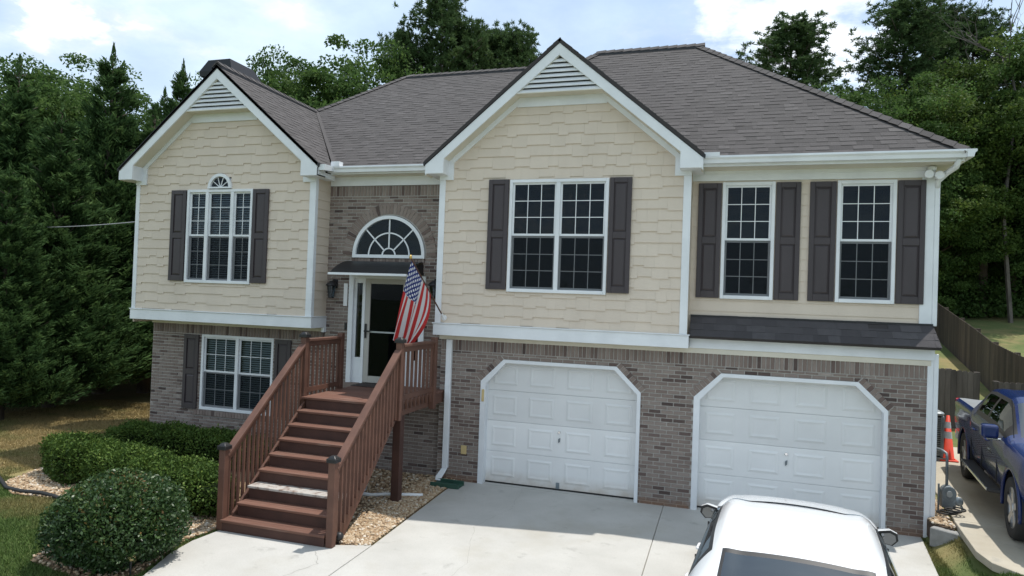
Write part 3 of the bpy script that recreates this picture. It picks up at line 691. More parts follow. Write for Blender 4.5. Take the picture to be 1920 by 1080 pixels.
def tabs_out(tabs, m, deck, limit):
    tabs.sort(key=lambda s: dcam(*(s[0]+s[1]*s[4][0]+s[2]*s[5])))
    rest = MB(); pool_ = {}; cnt = 0
    for (O, u, v, nrm, q, h, t, th, tn, full) in tabs:
        if full and cnt < limit:
            key = (round(q[1]-q[0], 3), th, round(tn*6))
            if key not in pool_:
                b = MB(); tab_local(b, [0, q[1]-q[0], q[1]-q[0], 0], 0, t-h, th, key[2]/6); o = b.build('shingle', m, deck); pool_[key] = o
            else: o = pool_[key].copy(); COL.objects.link(o)
            p = O+u*q[0]+v*h
            o.matrix_local = Matrix(((u.x, v.x, nrm.x, p.x), (u.y, v.y, nrm.y, p.y), (u.z, v.z, nrm.z, p.z), (0, 0, 0, 1))); cnt += 1
        else: tab_local(rest, q, h, t, th, tn, lambda a, b, c: O+u*a+v*b+nrm*c)
    if rest.v: tag(rest.build('shingles', m, deck), kind='stuff')
RF = lambda x, y: (x, y, 5.80+.7926*(y+.34)); MF = lambda x, y: (x, y, 5.83+.677*(y+.19))
plane([RF(4.02, -.34), RF(7.9, -.34), RF(3.82, 4.0), RF(1.51, 4.0), RF(1.0, 3.46), RF(1.0, .05), RF(4.02, .05)])
plane([MF(-2.77, -.19), MF(-.56, -.19), MF(-.56, .05), MF(1.2, .05), MF(1.2, 5), MF(-4.0, 5), MF(-5.3, 2.83)])
plane([(-2.88, -.66, 5.835), (-2.88, -.19, 5.835), (-5.309, 2.83, 7.875), (-5.309, -.66, 7.875)])
plane([(4.16, -.57, 5.83), (4.16, -.32, 5.83), (1.72, 2.28, 7.875), (1.72, -.57, 7.875)])
plane([(-.72, -.16, 5.83), (-.72, -.57, 5.83), (1.72, -.57, 7.875), (1.72, 2.83, 7.875)])
zr, zm = RF(0, 4)[2], MF(0, 5)[2]
S0 = None
plane([(-7.72, 3.5, 5.835), (-7.72, -.66, 5.835), (-5.309, -.66, 7.875), (-5.309, 2.83, 7.875)], store=S0)
plane([(7.9, -.34, 5.80), (7.9, 8.34, 5.80), (3.82, 4.0, zr)], store=S0)
plane([(7.9, 8.34, 5.80), (1.0, 8.34, 5.80), (1.0, 4.54, zr-.43), (1.51, 4.0, zr), (3.82, 4.0, zr)], store=S0)
plane([(1.0, 4.54, zr-.43), (1.0, 3.46, zr-.43), (1.51, 4, zr)], store=S0)
plane([(1.2, 10.19, 5.83), (-7.75, 10.19, 5.83), (-4.0, 5, zm), (1.2, 5, zm)], store=S0)
plane([(-7.75, 10.19, 5.83), (-7.75, -.19, 5.83), (-4.0, 5, zm)], store=S0)
roof = roof_deck.build('roof', 'roof_deck', house)
tabs_out(TABS, 'shingle', roof, 300)
def caps(p, q, w1, w2, vent=False, wid=.15):
    p, q = Vector(p), Vector(q); d = (q-p); n_ = max(2, round(d.length/.2)); d = d/n_; w1 = Vector(w1).normalized()*wid; w2 = Vector(w2).normalized()*wid; up = (w1+w2)*-1
    up = Vector((0, 0, 1)); mb = MB()
    for i in range(n_):
        a = p+d*i; b = p+d*(i+1.15); t = float(np.clip(random.gauss(.5, .18), 0, 1)); lo, hi = up*.012, up*.028
        mb.add([a+w1+hi, a+hi*1.3, a+w2+hi, b+w1+lo, b+lo*1.3, b+w2+lo, a+w1-up*.01, a-up*.01, a+w2-up*.01], [(0, 1, 4, 3), (1, 2, 5, 4), (6, 7, 1, 0), (7, 8, 2, 1)], t)
    o = tag(mb.build('cap_shingles', 'shingle', roof), kind='stuff')
    if vent:
        m_ = MB()
        for w_ in (w1, w2): m_.add([p+w_*1.02+up*.015, q+w_*1.02+up*.015, q+w_*1.02-up*.035, p+w_*1.02-up*.035], [(0, 1, 2, 3)])
        m_.build('ridge_vent', 'black_metal', roof)
caps((3.82+4.08, -.34, 5.83), (3.82, 4.0, zr+.02), (-.5, -.62, -.5), (.5, .55, -.3))
caps((3.95, 4.0, zr+.045), (1.51, 4.0, zr+.045), (0, -1, -.79), (0, 1, -.79), True)
caps((1.51, 4.0, zr+.02), (1.0, 3.46, zr-.41), (.6, -.6, -.5), (-.6, .6, -.5))
caps((1.2, 5, zm+.045), (-3.9, 5, zm+.045), (0, -1, -.68), (0, 1, -.68), True)
caps((-5.3, 2.85, 7.9), (-4.0, 5, zm+.02), (.7, -.5, -.35), (-.7, .4, -.6))
caps((-5.309, -.66, 7.92), (-5.309, 2.85, 7.90), (.77, 0, -.64), (-.77, 0, -.64), True)
vl = MB().beam((-5.28, 2.84, 7.895), (-2.80, -.18, 5.85), .10, .012).build('valley_flashing', 'shingle', roof)
# skirt roof
SK = []; keep = roof_deck; roof_deck = MB()
plane([(aR+.035, -.235, 2.885), (bR+.06, -.235, 2.885), (bR+.03, yB-.02, 3.215), (aR+.035, yB-.02, 3.215)], store=SK, exp_=.155)
plane([(bR+.06, -.235, 2.885), (bR+.10, yB+.1, 2.885), (bR+.03, yB-.02, 3.215)], store=SK, exp_=.155)
skirt = roof_deck.build('skirt_roof', 'roof_deck', house); tabs_out(SK, 'shingle_dark', skirt, 120)
part('flashing', 'black_metal', lambda b: b.box((aR+.03, yB-.045, 3.205), (bR+.03, yB-.02, 3.235)), skirt)
# chimney
ch = part('chimney', 'chimney_metal', lambda b: b.box((-8.42, 2.40, -.1), (-7.52, 3.45, 8.82)))
c0 = [(-8.46, 2.34, 8.80), (-7.50, 2.34, 8.80), (-7.50, 3.5, 8.80), (-8.46, 3.5, 8.80)]; c1 = [(-8.48, 2.32, 8.92), (-7.48, 2.32, 8.92), (-7.48, 3.52, 8.92), (-8.48, 3.52, 8.92)]; c2 = [(-8.22, 2.34, 9.20), (-7.56, 2.34, 9.20), (-7.56, 3.25, 9.20), (-8.22, 3.25, 9.20)]
part('chimney_cap', 'chimney_metal', lambda b: b.hexa(c0, c1).hexa(c1, c2), ch)

# --- windows
def window(rc, y, units, cols, rows, blinds=False, fw=.055, ratios=None, label=None, lower_screen=True):
    x0, x1, z0, z1 = rc; fr = MB()
    fr.box((x0, y-.045, z0), (x0+fw, y+.07, z1)).box((x1-fw, y-.045, z0), (x1, y+.07, z1)).box((x0+fw, y-.045, z1-fw), (x1-fw, y+.07, z1)).box((x0+fw, y-.05, z0), (x1-fw, y+.07, z0+fw*1.1))
    ratios = ratios or [1/units]*units; mull = .075; tot = (x1-x0-2*fw-mull*(units-1)); xs = []; x = x0+fw
    for i, r_ in enumerate(ratios):
        xs.append((x, x+tot*r_)); x += tot*r_
        if i < units-1: fr.box((x, y-.04, z0+fw), (x+mull, y+.07, z1-fw)); x += mull
    wo_ = fr.build('window', 'white_trim', house, bevel=.004)
    zb, zt = z0+fw*1.1, z1-fw; zmid = (zb+zt)/2
    for (a, b) in xs:
        for up in (1, 0):
            lo, hi = (zmid, zt) if up else (zb, zmid); yy = y+.0 if up else y+.022; sw = .032
            s_ = MB().box((a, yy, lo), (a+sw, yy+.02, hi)).box((b-sw, yy, lo), (b, yy+.02, hi)).box((a+sw, yy, hi-sw), (b-sw, yy+.02, hi)).box((a+sw, yy, lo), (b-sw, yy+.02, lo+sw+.006))
            s_.build('sash', 'white_trim', wo_)
            ga, gb, gc, gd = a+sw, b-sw, lo+sw+.006, hi-sw; gr = MB(); mw = .0125
            for i in range(1, cols): xx = ga+(gb-ga)*i/cols; gr.box((xx-mw/2, yy+.004, gc), (xx+mw/2, yy+.012, gd))
            for j in range(1, rows): z_ = gc+(gd-gc)*j/rows; gr.box((ga, yy+.005, z_-mw/2), (gb, yy+.011, z_+mw/2))
            gr.build('muntins', 'white_trim', wo_)
            pw, ph = (gb-ga)/cols, (gd-gc)/rows; base = None
            for i in range(cols):
                for j in range(rows):
                    if base is None: base = MB().add([(0, 0, 0), (pw, 0, 0), (pw, 0, ph), (0, 0, ph)], [(0, 1, 2, 3)]).build('pane', 'window_glass', wo_); o = base
                    else: o = base.copy(); COL.objects.link(o)
                    o.location = (ga+i*pw, yy+.014, gc+j*ph)
            if not up and lower_screen:
                MB().add([(a, y-.004, lo), (b, y-.004, lo), (b, y-.004, hi), (a, y-.004, hi)], [(0, 1, 2, 3)]).build('insect_screen', 'insect_screen', wo_)
        if blinds:
            bl = MB(); z_ = zb
            while z_ < zt: bl.add([(a, y+.075, z_), (b, y+.075, z_), (b, y+.105, z_+.026), (a, y+.105, z_+.026)], [(0, 1, 2, 3)]); z_ += .046
            tag(bl.build('blind', 'blind', wo_), kind='stuff')
    rm = MB(); q = .03
    for f in ([(x0+q, y+.07, z0+q), (x0+q, y+.8, z0+q), (x0+q, y+.8, z1-q), (x0+q, y+.07, z1-q)], [(x1-q, y+.07, z0+q), (x1-q, y+.8, z0+q), (x1-q, y+.8, z1-q), (x1-q, y+.07, z1-q)], [(x0+q, y+.8, z0+q), (x1-q, y+.8, z0+q), (x1-q, y+.8, z1-q), (x0+q, y+.8, z1-q)],
              [(x0+q, y+.07, z0+q), (x1-q, y+.07, z0+q), (x1-q, y+.8, z0+q), (x0+q, y+.8, z0+q)], [(x0+q, y+.07, z1-q), (x1-q, y+.07, z1-q), (x1-q, y+.8, z1-q), (x0+q, y+.8, z1-q)]): rm.add(f, [(0, 1, 2, 3)])
    rm.build('dark_room', 'interior', wo_)  # shallow black-coloured box standing in for the unlit room
    return wo_
def shutter(x0, x1, z0, z1, y):
    w_ = .075 if x1-x0 > .3 else .06; zm_ = z0+(z1-z0)*.5; s_ = MB()
    s_.box((x0, y-.042, z0), (x0+w_, y-.005, z1)).box((x1-w_, y-.042, z0), (x1, y-.005, z1))
    for (a, b) in ((z0, z0+.11), (zm_-.055, zm_+.055), (z1-.085, z1)): s_.box((x0+w_, y-.042, a), (x1-w_, y-.005, b))
    s_.box((x0+w_, y-.02, z0+.1), (x1-w_, y-.006, z1-.08))
    o = s_.build('shutter', 'shutter', house, bevel=.004)
    for (a, b) in ((z0+.11, zm_-.055), (zm_+.055, z1-.085)):
        q = [(x0+w_+.01, a+.01), (x1-w_-.01, a+.01), (x1-w_-.01, b-.01), (x0+w_+.01, b-.01)]; i = .03
        MB().hexa([(x, y-.02, z) for x, z in q], [(x+(i if k in (0, 3) else -i), y-.036, z+(i if k < 2 else -i)) for k, (x, z) in enumerate(q)]).build('panel', 'shutter', o)
window(WA, yA, 2, 3, 3); shutter(.445, .82, 3.55, 5.515, yA-.02); shutter(2.625, 3.0, 3.55, 5.515, yA-.02)
window(W1, yB, 1, 3, 3); window(W2, yB, 1, 3, 3)
for a, b in ((4.07, 4.445), (5.305, 5.68), (5.815, 6.205), (7.085, 7.47)): shutter(a, b, 3.53, 5.46, yB-.012)
wlu = window(WLU, yL, 3, 2, 3, True, ratios=[.3, .4, .3]); shutter(-6.545, -6.165, 3.52, 5.40, yL-.02); shutter(-4.52, -4.15, 3.52, 5.40, yL-.02)
window(WL, yE+.03, 2, 3, 2, True); shutter(-6.55, -6.17, .80, 2.38, yE-.005); shutter(-4.25, -3.87, .80, 2.38, yE-.005)
# half-round light over the middle of the three-part window
def halfround(xc, zc, r_, y, fw, name='arch_window', spokes=(45, 90, 135), rings=(), hub=None, muntin=.02, glass_m='window_glass', base=.05):
    fr = MB(); n_ = 32
    def ring(mb, r0, r1, ya, yb, n_=n_):
        for k in range(n_):
            a, b = math.pi*k/n_, math.pi*(k+1)/n_
            P = [(xc-q*math.cos(t), zc+q*math.sin(t)) for q, t in ((r0, a), (r0, b), (r1, b), (r1, a))]
            mb.add([(x, ya, z) for x, z in P]+[(x, yb, z) for x, z in P], [(3, 2, 1, 0), (0, 1, 5, 4), (2, 3, 7, 6)])
    ring(fr, r_-fw, r_, y-.05, y+.06); fr.box((xc-r_, y-.055, zc-base), (xc+r_, y+.06, zc+.012))
    o = fr.build(name, 'white_trim', house)
    mu = MB(); ri = r_-fw
    for s_ in spokes:
        c_, n2 = math.cos(R(s_)), math.sin(R(s_)); h0 = hub or 0.
        mu.beam((xc+c_*h0, y-.01, zc+n2*h0), (xc+c_*ri, y-.01, zc+n2*ri), muntin, .014, up=(0, 1, 0))
    for q in rings: ring(mu, q-muntin/2, q+muntin/2, y-.017, y-.002)
    mu.build('muntins', 'white_trim', o)
    edges = [0]+sorted(180-s_ for s_ in spokes)+[180]; rr = [0.]+list(rings)+[ri]
    for i in range(len(rr)-1):
        for a0, a1 in (zip(edges[:-1], edges[1:]) if rr[i] or not hub else [(0, 180)]):
            k = 10; A = [R(a0+(a1-a0)*j/k) for j in range(k+1)]
            P = [(xc-rr[i+1]*math.cos(t), y, zc+rr[i+1]*math.sin(t)) for t in A]+[(xc-rr[i]*math.cos(t), y, zc+rr[i]*math.sin(t)) for t in A[::-1]]
            if rr[i] == 0: P = P[:k+2]
            MB().add(P, [tuple(range(len(P)))[::-1]]).build('pane', glass_m, o)
    bx = MB(); n_ = 24
    P = [(xc-(r_-.02)*math.cos(math.pi*k/n_), zc+(r_-.02)*math.sin(math.pi*k/n_)) for k in range(n_+1)]
    bx.add([(x, y+.06, z) for x, z in P]+[(x, y+.6, z) for x, z in P], [tuple(range(n_+1, 2*n_+2))]+[(k, k+1, n_+2+k, n_+1+k) for k in range(n_)]+[(0, n_, 2*n_+1, n_+1)]); bx.build('dark_room', 'interior', o)
    return o
halfround(-5.345, 5.445, .285, yL-.012, .06, spokes=(36, 72, 108, 144), muntin=.014, base=.02)
halfround(AX, AZ, AR, yE, .065, 'fan_window', (45, 90, 135), (.14, .44), .14, .026)
part('soldier_sill', 'brick', lambda b: [b.box((AX-.80+i*.0685+.004, yE-.03, AZ-.165), (AX-.80+(i+1)*.0685-.004, yE, AZ-.056), tone_b()) for i in range(23)], brick_wall)

# --- garage doors
def garage(g, lock=True):
    yd = .16; tw = .10
    tr = MB()
    out = [(g, -.01), (g, ZC), (g+CH, ZT), (g+GW-CH, ZT), (g+GW, ZC), (g+GW, -.01)]
    inn = [(g+tw, -.01), (g+tw, ZC-.04), (g+CH+.04, ZT-tw*.6), (g+GW-CH-.04, ZT-tw*.6), (g+GW-tw*.6, ZC-.04), (g+GW-tw*.6, -.01)]
    for i in range(5):
        P = [out[i], out[i+1], inn[i+1], inn[i]]
        tr.add([(x, -.03, z) for x, z in P]+[(x, yd, z) for x, z in P], [(3, 2, 1, 0), (0, 1, 5, 4), (2, 3, 7, 6)])
    o = tr.build('garage_door', 'white_trim', house)
    xl, xr = g+tw-.02, g+GW-tw*.6+.02; zt = ZT-.02; sh = (zt-.03)/4
    for r_ in range(4):
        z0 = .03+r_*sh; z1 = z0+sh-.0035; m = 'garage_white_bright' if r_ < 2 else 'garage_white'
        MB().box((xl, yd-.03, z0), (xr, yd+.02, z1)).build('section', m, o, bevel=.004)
        pw = (xr-xl)/4
        for c_ in range(4):
            a, b, lo, hi = xl+c_*pw+.11, xl+(c_+1)*pw-.11, z0+.10, z1-.085; yy = yd-.03; e_ = .035; pb = MB()
            # moulded frame: sunk groove ring and raised field
            q0 = [(a, lo), (b, lo), (b, hi), (a, hi)]; q1 = [(a+e_, lo+e_), (b-e_, lo+e_), (b-e_, hi-e_), (a+e_, hi-e_)]; q2 = [(a+2*e_, lo+2*e_), (b-2*e_, lo+2*e_), (b-2*e_, hi-2*e_), (a+2*e_, hi-2*e_)]
            V_ = [(x, yy-.002, z) for x, z in q0]+[(x, yy-.011, z) for x, z in q1]+[(x, yy-.004, z) for x, z in q2]
            pb.add(V_, [(i, (i+1) % 4, 4+(i+1) % 4, 4+i) for i in range(4)]+[(4+i, 4+(i+1) % 4, 8+(i+1) % 4, 8+i) for i in range(4)]+[(8, 9, 10, 11)]); pb.build('raised_panel', m, o)
    xc = (xl+xr)/2; zl = .03+2*sh-.11
    MB().lathe([(.0, -.028), (.02, -.028), (.024, -.01), (.024, .0)], (xc, yd-.03, zl), 12, 'y').build('lock', 'chrome', o)
    MB().prism([(xc-.012, zl-.19), (xc+.016, zl-.17), (xc+.02, zl-.1), (xc-.014, zl-.12)], 'y', yd-.055, yd-.03).build('lift_handle', 'grey_metal', o)
    if lock: MB().box((xc-.03, yd-.05, .03), (xc+.03, yd-.03, .14)).build('step_plate', 'grey_metal', o)
    MB().box((xl, yd-.035, .0), (xr, yd+.02, .03)).build('bottom_seal', 'rubber', o)
    MB().box((g, yd+.03, -.05), (g+GW, yd+.05, ZT+.05)).build('backing', 'interior', o)
garage(G1); garage(G2, False)
part('keypad', 'brass_tan', lambda b: b.box((G1+.03, -.05, 1.50), (G1+.075, -.03, 1.72)), bevel=.005)
part('outlet_cover', 'brass_tan', lambda b: b.box((-.02, -.035, .50), (.09, -.010, .66)), bevel=.008)
# --- entry door
dz0 = 1.63; yd = yE+.05
dr = part('front_door', 'white_trim', lambda b: b.box((DOOR[0], yd-.09, dz0), (DOOR[0]+.10, yd+.06, 3.76)).box((DOOR[1]-.10, yd-.09, dz0), (DOOR[1], yd+.06, 3.76)).box((DOOR[0]+.1, yd-.09, 3.69), (DOOR[1]-.1, yd+.06, 3.76)).box((-2.265, yd-.08, dz0), (-2.215, yd+.06, 3.69)).box((-1.295, yd-.08, dz0), (-1.245, yd+.06, 3.69)))
part('threshold', 'brick', lambda b: b.box((DOOR[0]-.05, yE-.08, 1.50), (DOOR[1]+.05, yE+.06, 1.63)), dr)
for (a, b_) in ((DOOR[0]+.1, -2.265), (-1.245, DOOR[1]-.1)):
    part('sidelight', 'white_trim', lambda b: b.box((a, yd-.03, dz0), (b_, yd+.01, dz0+.50)).box((a, yd-.03, 3.60), (b_, yd+.01, 3.69)).box((a, yd-.03, dz0+.5), (a+.05, yd+.01, 3.6)).box((b_-.04, yd-.03, dz0+.5), (b_, yd+.01, 3.6)), dr)
    part('sidelight_pane', 'window_glass', lambda b: b.add([(a+.05, yd-.01, dz0+.5), (b_-.04, yd-.01, dz0+.5), (b_-.04, yd-.01, 3.6), (a+.05, yd-.01, 3.6)], [(0, 1, 2, 3)]), dr)
x0, x1 = -2.215, -1.295
part('storm_door', 'storm_frame', lambda b: b.box((x0, yd-.07, dz0+.02), (x0+.11, yd-.03, 3.69)).box((x1-.11, yd-.07, dz0+.02), (x1, yd-.03, 3.69)).box((x0+.11, yd-.07, 3.59), (x1-.11, yd-.03, 3.69)).box((x0+.11, yd-.07, dz0+.02), (x1-.11, yd-.03, dz0+.15)), dr, bevel=.004)
part('storm_glass', 'storm_glass', lambda b: b.add([(x0+.11, yd-.05, dz0+.15), (x1-.11, yd-.05, dz0+.15), (x1-.11, yd-.05, 3.59), (x0+.11, yd-.05, 3.59)], [(0, 1, 2, 3)]), dr)
part('storm_screen', 'insect_screen', lambda b: b.add([(x0+.11, yd-.046, dz0+.15), (x1-.11, yd-.046, dz0+.15), (x1-.11, yd-.046, 3.59), (x0+.11, yd-.046, 3.59)], [(0, 1, 2, 3)]), dr)
part('storm_bar', 'galv', lambda b: b.box((x0+.11, yd-.075, 2.63), (x1-.11, yd-.045, 2.66)), dr)
part('door_handle', 'black_metal', lambda b: b.box((x0+.02, yd-.10, 2.52), (x0+.055, yd-.07, 2.80)).box((x0+.02, yd-.13, 2.64), (x0+.15, yd-.11, 2.67)), dr, bevel=.005)
part('door_leaf', 'interior', lambda b: b.box((x0, yd+.03, dz0), (x1, yd+.055, 3.69)), dr)
part('dark_hall', 'interior', lambda b: b.box((DOOR[0]+.02, yd+.3, dz0), (DOOR[1]-.02, yd+.32, 3.74)), dr)  # black-coloured sheet standing in for the unlit hall
part('doorbell', 'black_plastic', lambda b: b.box((-2.655, yE-.035, 2.66), (-2.61, yE-.01, 2.80)), bevel=.006)
part('number_plaque', 'plastic_white', lambda b: b.box((-2.70, yE-.035, 3.13), (-2.615, yE-.012, 3.58)), bevel=.004)
# awning over the door
aw = MB(); n_ = 8; ax0, ax1 = -2.60, -.99
def awp(t): return (yE-.02-.72*t, 4.03-.27*t**1.9)
for i in range(n_):
    (ya, za), (yb, zb_) = awp(i/n_), awp((i+1)/n_)
    aw.hexa([(ax0, ya, za-.012), (ax1, ya, za-.012), (ax1, yb, zb_-.012), (ax0, yb, zb_-.012)], [(ax0, ya, za), (ax1, ya, za), (ax1, yb, zb_), (ax0, yb, zb_)])
awo = aw.build('awning', 'black_plastic', house)
yb, zb_ = awp(1); part('front_edge', 'white_trim', lambda b: b.box((ax0-.01, yb-.03, zb_-.03), (ax1+.01, yb, zb_+.012)), awo)
for x in (ax0+.02, (ax0+ax1)/2, ax1-.02):
    part('bracket', 'black_plastic', lambda b: b.prism([(yE-.01, 4.0), (yE-.01, 3.78), (yE-.1, 3.80), (yb+.05, zb_-.02), (yE-.4, 3.93)], 'x', x-.015, x+.015), awo)
# wall lanterns
for (x, z) in ((-2.90, 3.50), (-.70, 3.56)):
    ln = part('wall_lantern', 'black_metal', lambda b: b.box((x-.05, yE-.03, z-.02), (x+.05, yE-.01, z+.16)).tube([(x, yE-.03, z+.08), (x, yE-.1, z+.13), (x, yE-.16, z+.11)], .012, 6).lathe([(.03, .12), (.10, .06), (.115, .03), (.105, .02)], (x, yE-.16, z), 12).lathe([(.055, -.22), (.06, -.2), (.05, -.2)], (x, yE-.16, z), 12))
    for k in range(4):
        a = R(45+90*k); MB().beam((x+.05*math.cos(a), yE-.16+.05*math.sin(a), z-.2), (x+.085*math.cos(a), yE-.16+.085*math.sin(a), z+.03), .01, .01).build('bar', 'black_metal', ln)
    part('lantern_glass', 'window_glass', lambda b: b.lathe([(.045, -.2), (.078, .025)], (x, yE-.16, z), 8, cap=False), ln)
# ------------------------------------------------------------------ porch stairs
st_ = thing('porch_stairs', 'brown wooden porch stairs with railings leading up to the front door', 'stairs', (-1.26, -2.0, 0))
def spart(name, m, f, **k):
    b = MB(); f(b); o = b.build(name, m, st_, **k); o.matrix_parent_inverse = Matrix.Translation((1.26, 2.0, 0)); return o
SX0, SX1 = -2.04, -.46; RISE, RUN = .186, .226; Y0 = -3.86; NS = 9; LZ = .16+8*RISE
for i in range(NS-1):
    z = .16+i*RISE; y = Y0+i*RUN; m = 'wood_bare' if i == 2 else 'wood_tread'
    for k in range(2):
        d = RUN/2+.012
        spart('tread', m, lambda b: b.box((SX0-.06 if i == 0 else SX0+.02, y+k*(d+.004), z-.036), (SX1+.03 if i == 0 else SX1-.02, y+k*(d+.004)+d, z), random.uniform(.3, .8)), bevel=.005)
    spart('riser', 'wood_dark', lambda b: b.box((SX0-.05 if i == 0 else SX0+.03, y+.022, z-.036-(.15 if i else .124)), (SX1+.02 if i == 0 else SX1-.03, y+.045, z-.037), random.uniform(.3, .7)), bevel=.003)
LY = Y0+8*RUN
spart('riser', 'wood_dark', lambda b: b.box((SX0+.03, LY+.022, LZ-.19), (SX1-.03, LY+.045, LZ-.037)))
y = LY
while y < yE-.1:
    ye = min(y+.138, yE-.085); spart('deck_board', 'wood_tread', lambda b: b.box((SX0-.06, y, LZ-.036), (SX1+.07, ye-.005, LZ), random.uniform(.3, .8)), bevel=.004); y = ye+.001
for x in (SX0-.03, SX1+.03):
    sg = -1 if x < -1 else 1
    spart('stringer', 'wood_brown', lambda b: b.prism([(Y0+.16, -.0), (Y0+.02+.2, .20), (LY+.12, LZ-.02), (LY+.12, LZ-.28), (Y0+.47, .0)], 'x', x-.02, x+.02), bevel=.003)
    spart('rim_joist', 'wood_brown', lambda b: b.box((x-.02, LY+.122, LZ-.22), (x+.02, yE-.09, LZ-.037)), bevel=.003)
spart('rim_joist', 'wood_dark', lambda b: b.box((SX0-.0, LY+.06, LZ-.24), (SX1+.0, LY+.10, LZ-.04)))
def post(x, y, z0, z1, w_=.10, cap=True):
    p = spart('post', 'wood_brown', lambda b: b.box((x-w_/2, y-w_/2, z0), (x+w_/2, y+w_/2, z1), random.uniform(.4, .7)), bevel=.006)
    if cap: MB().box((x-.072, y-.072, z1-.035), (x+.072, y+.072, z1+.02)).hexa([(x+a*.062, y+b*.062, z1+.02) for a, b in ((-1, -1), (1, -1), (1, 1), (-1, 1))], [(x+a*.03, y+b*.03, z1+.055) for a, b in ((-1, -1), (1, -1), (1, 1), (-1, 1))]).build('post_cap', 'black_plastic', p, bevel=.005)
    return p
xl, xr = SX0-.09, SX1+.09
for x in (xl, xr):
    post(x, Y0+.07, 0, 1.16); post(x, LY+.10, LZ-.26, 2.66); post(x, yE-.78 if x == xr else yE-1.0, LZ-.26, 2.66, cap=False)
    y1, z1 = Y0+.12, 1.03; y2, z2 = LY+.05, 2.50
    spart('handrail', 'wood_brown', lambda b: b.beam((x, y1-.02, z1), (x, y2, z2), .115, .045).beam((x, y1, z1-.065), (x, y2, z2-.065), .04, .085), bevel=.005)
    yb_ = yE-.82 if x == xr else yE-1.04
    spart('handrail', 'wood_brown', lambda b: b.box((x-.058, LY+.15, 2.555), (x+.058, yb_, 2.60)).box((x-.02, LY+.15, 2.47), (x+.02, yb_, 2.555)), bevel=.005)
    spart('bottom_rail', 'wood_brown', lambda b: b.box((x-.02, LY+.15, LZ+.05), (x+.02, yb_, LZ+.13)))
    n_ = 17
    for i in range(n_):
        f = (i+.6)/n_; y = y1+(y2-y1)*f; zt = z1+(z2-z1)*f-.06; zb = max(.03, .08+(y-Y0-.20)*RISE/RUN)
        spart('baluster', 'wood_brown', lambda b: b.box((x-.018, y-.018, zb), (x+.018, y+.018, zt), random.uniform(.35, .7)))
    n_ = 8
    for i in range(n_):
        y = LY+.15+(yb_-LY-.15)*(i+.6)/n_
        spart('baluster', 'wood_brown', lambda b: b.box((x-.018, y-.018, LZ-.12), (x+.018, y+.018, 2.48), random.uniform(.35, .7)))
for x in (SX0+.06, SX1-.06):
    spart('support_post', 'wood_dark', lambda b: b.box((x-.07, LY+.38, -.05), (x+.07, LY+.52, LZ-.04)), bevel=.006)
tag(MB().box((-2.12, yE-.62, LZ+.001), (-1.38, yE-.16, LZ+.016)).build('doormat', 'doormat', bevel=.004), 'dark rectangular doormat on the porch before the front door', 'doormat')

# ------------------------------------------------------------------ flag
fb = at(832, 596, y=yA-.045); ft = at(770, 483, y=-1.25); dirp = (ft-fb).normalized()
fg = thing('flag', 'red, white and blue striped flag on an angled wooden pole beside the front door', 'flag', fb)
def fpart(name, m, f, **k):
    b = MB(); f(b); o = b.build(name, m, fg, **k); o.matrix_parent_inverse = Matrix.Translation(-fb); return o
fpart('pole', 'flag_pole', lambda b: b.tube([fb, ft], .013, 8))
fpart('finial', 'gold', lambda b: b.lathe([(.0, -.03), (.022, -.015), (.028, .01), (.018, .035), (.0, .05)], ft, 10), smooth=True)
fpart('bracket', 'plastic_white', lambda b: b.lathe([(.05, .0), (.05, .015), (.03, .02)], (fb.x, yA-.03, fb.z), 12, 'y').tube([fb-dirp*.02, fb+dirp*.1], .022, 8))
NSg, NT = 40, 56; V = []; 
h0 = ft-dirp*.05; h1 = ft-dirp*.84
for j in range(NT+1):
    t = j/NT
    for i in range(NSg+1):
        s = i/NSg; hp = h0.lerp(h1, s)
        low0 = at(736, 632, y=-1.14); low1 = at(772, 648, y=-.95)
        tg = low0.lerp(low1, s**.8)
        p = hp.lerp(tg, t)
        bul = math.sin(math.pi*t)*(.13*s*s-.02*(1-s)); p = p+Vector((bul, 0, 0))
        p.z -= .05*math.sin(math.pi*s)*t
        fold = t**.8*(.055*math.sin(s*17+2.2*t)+.03*math.sin(s*9-3*t)); p += Vector((.25*fold, fold, 0))
        V.append(p)
Fq = [(j*(NSg+1)+i, j*(NSg+1)+i+1, (j+1)*(NSg+1)+i+1, (j+1)*(NSg+1)+i) for j in range(NT) for i in range(NSg)]
me = bpy.data.meshes.new('cloth'); me.from_pydata([tuple(p) for p in V], [], Fq); uv = me.uv_layers.new(name='UVMap')
for li, lp in enumerate(me.loops): i = lp.vertex_index; uv.data[li].uv = ((i % (NSg+1))/NSg, (i//(NSg+1))/NT)
me.polygons.foreach_set('use_smooth', [True]*len(me.polygons))
fm = bpy.data.materials.new('flag_cloth'); fm.use_nodes = True; n = fm.node_tree.nodes; l = fm.node_tree.links
def fmath(op, a, b=None):
    m = n.new('ShaderNodeMath'); m.operation = op
    for i, v in enumerate((a, b)):
        if v is None: continue
        if isinstance(v, (int, float)): m.inputs[i].default_value = v
        else: l.new(v, m.inputs[i])
    return m.outputs[0]
uvn = n.new('ShaderNodeUVMap'); sp = n.new('ShaderNodeSeparateXYZ'); l.new(uvn.outputs[0], sp.inputs[0]); su, tv = sp.outputs[0], sp.outputs[1]
stripe = fmath('LESS_THAN', fmath('MODULO', fmath('MULTIPLY', su, 13), 2.), 1.)
canton = fmath('MULTIPLY', fmath('LESS_THAN', su, 7/13), fmath('LESS_THAN', tv, .40))
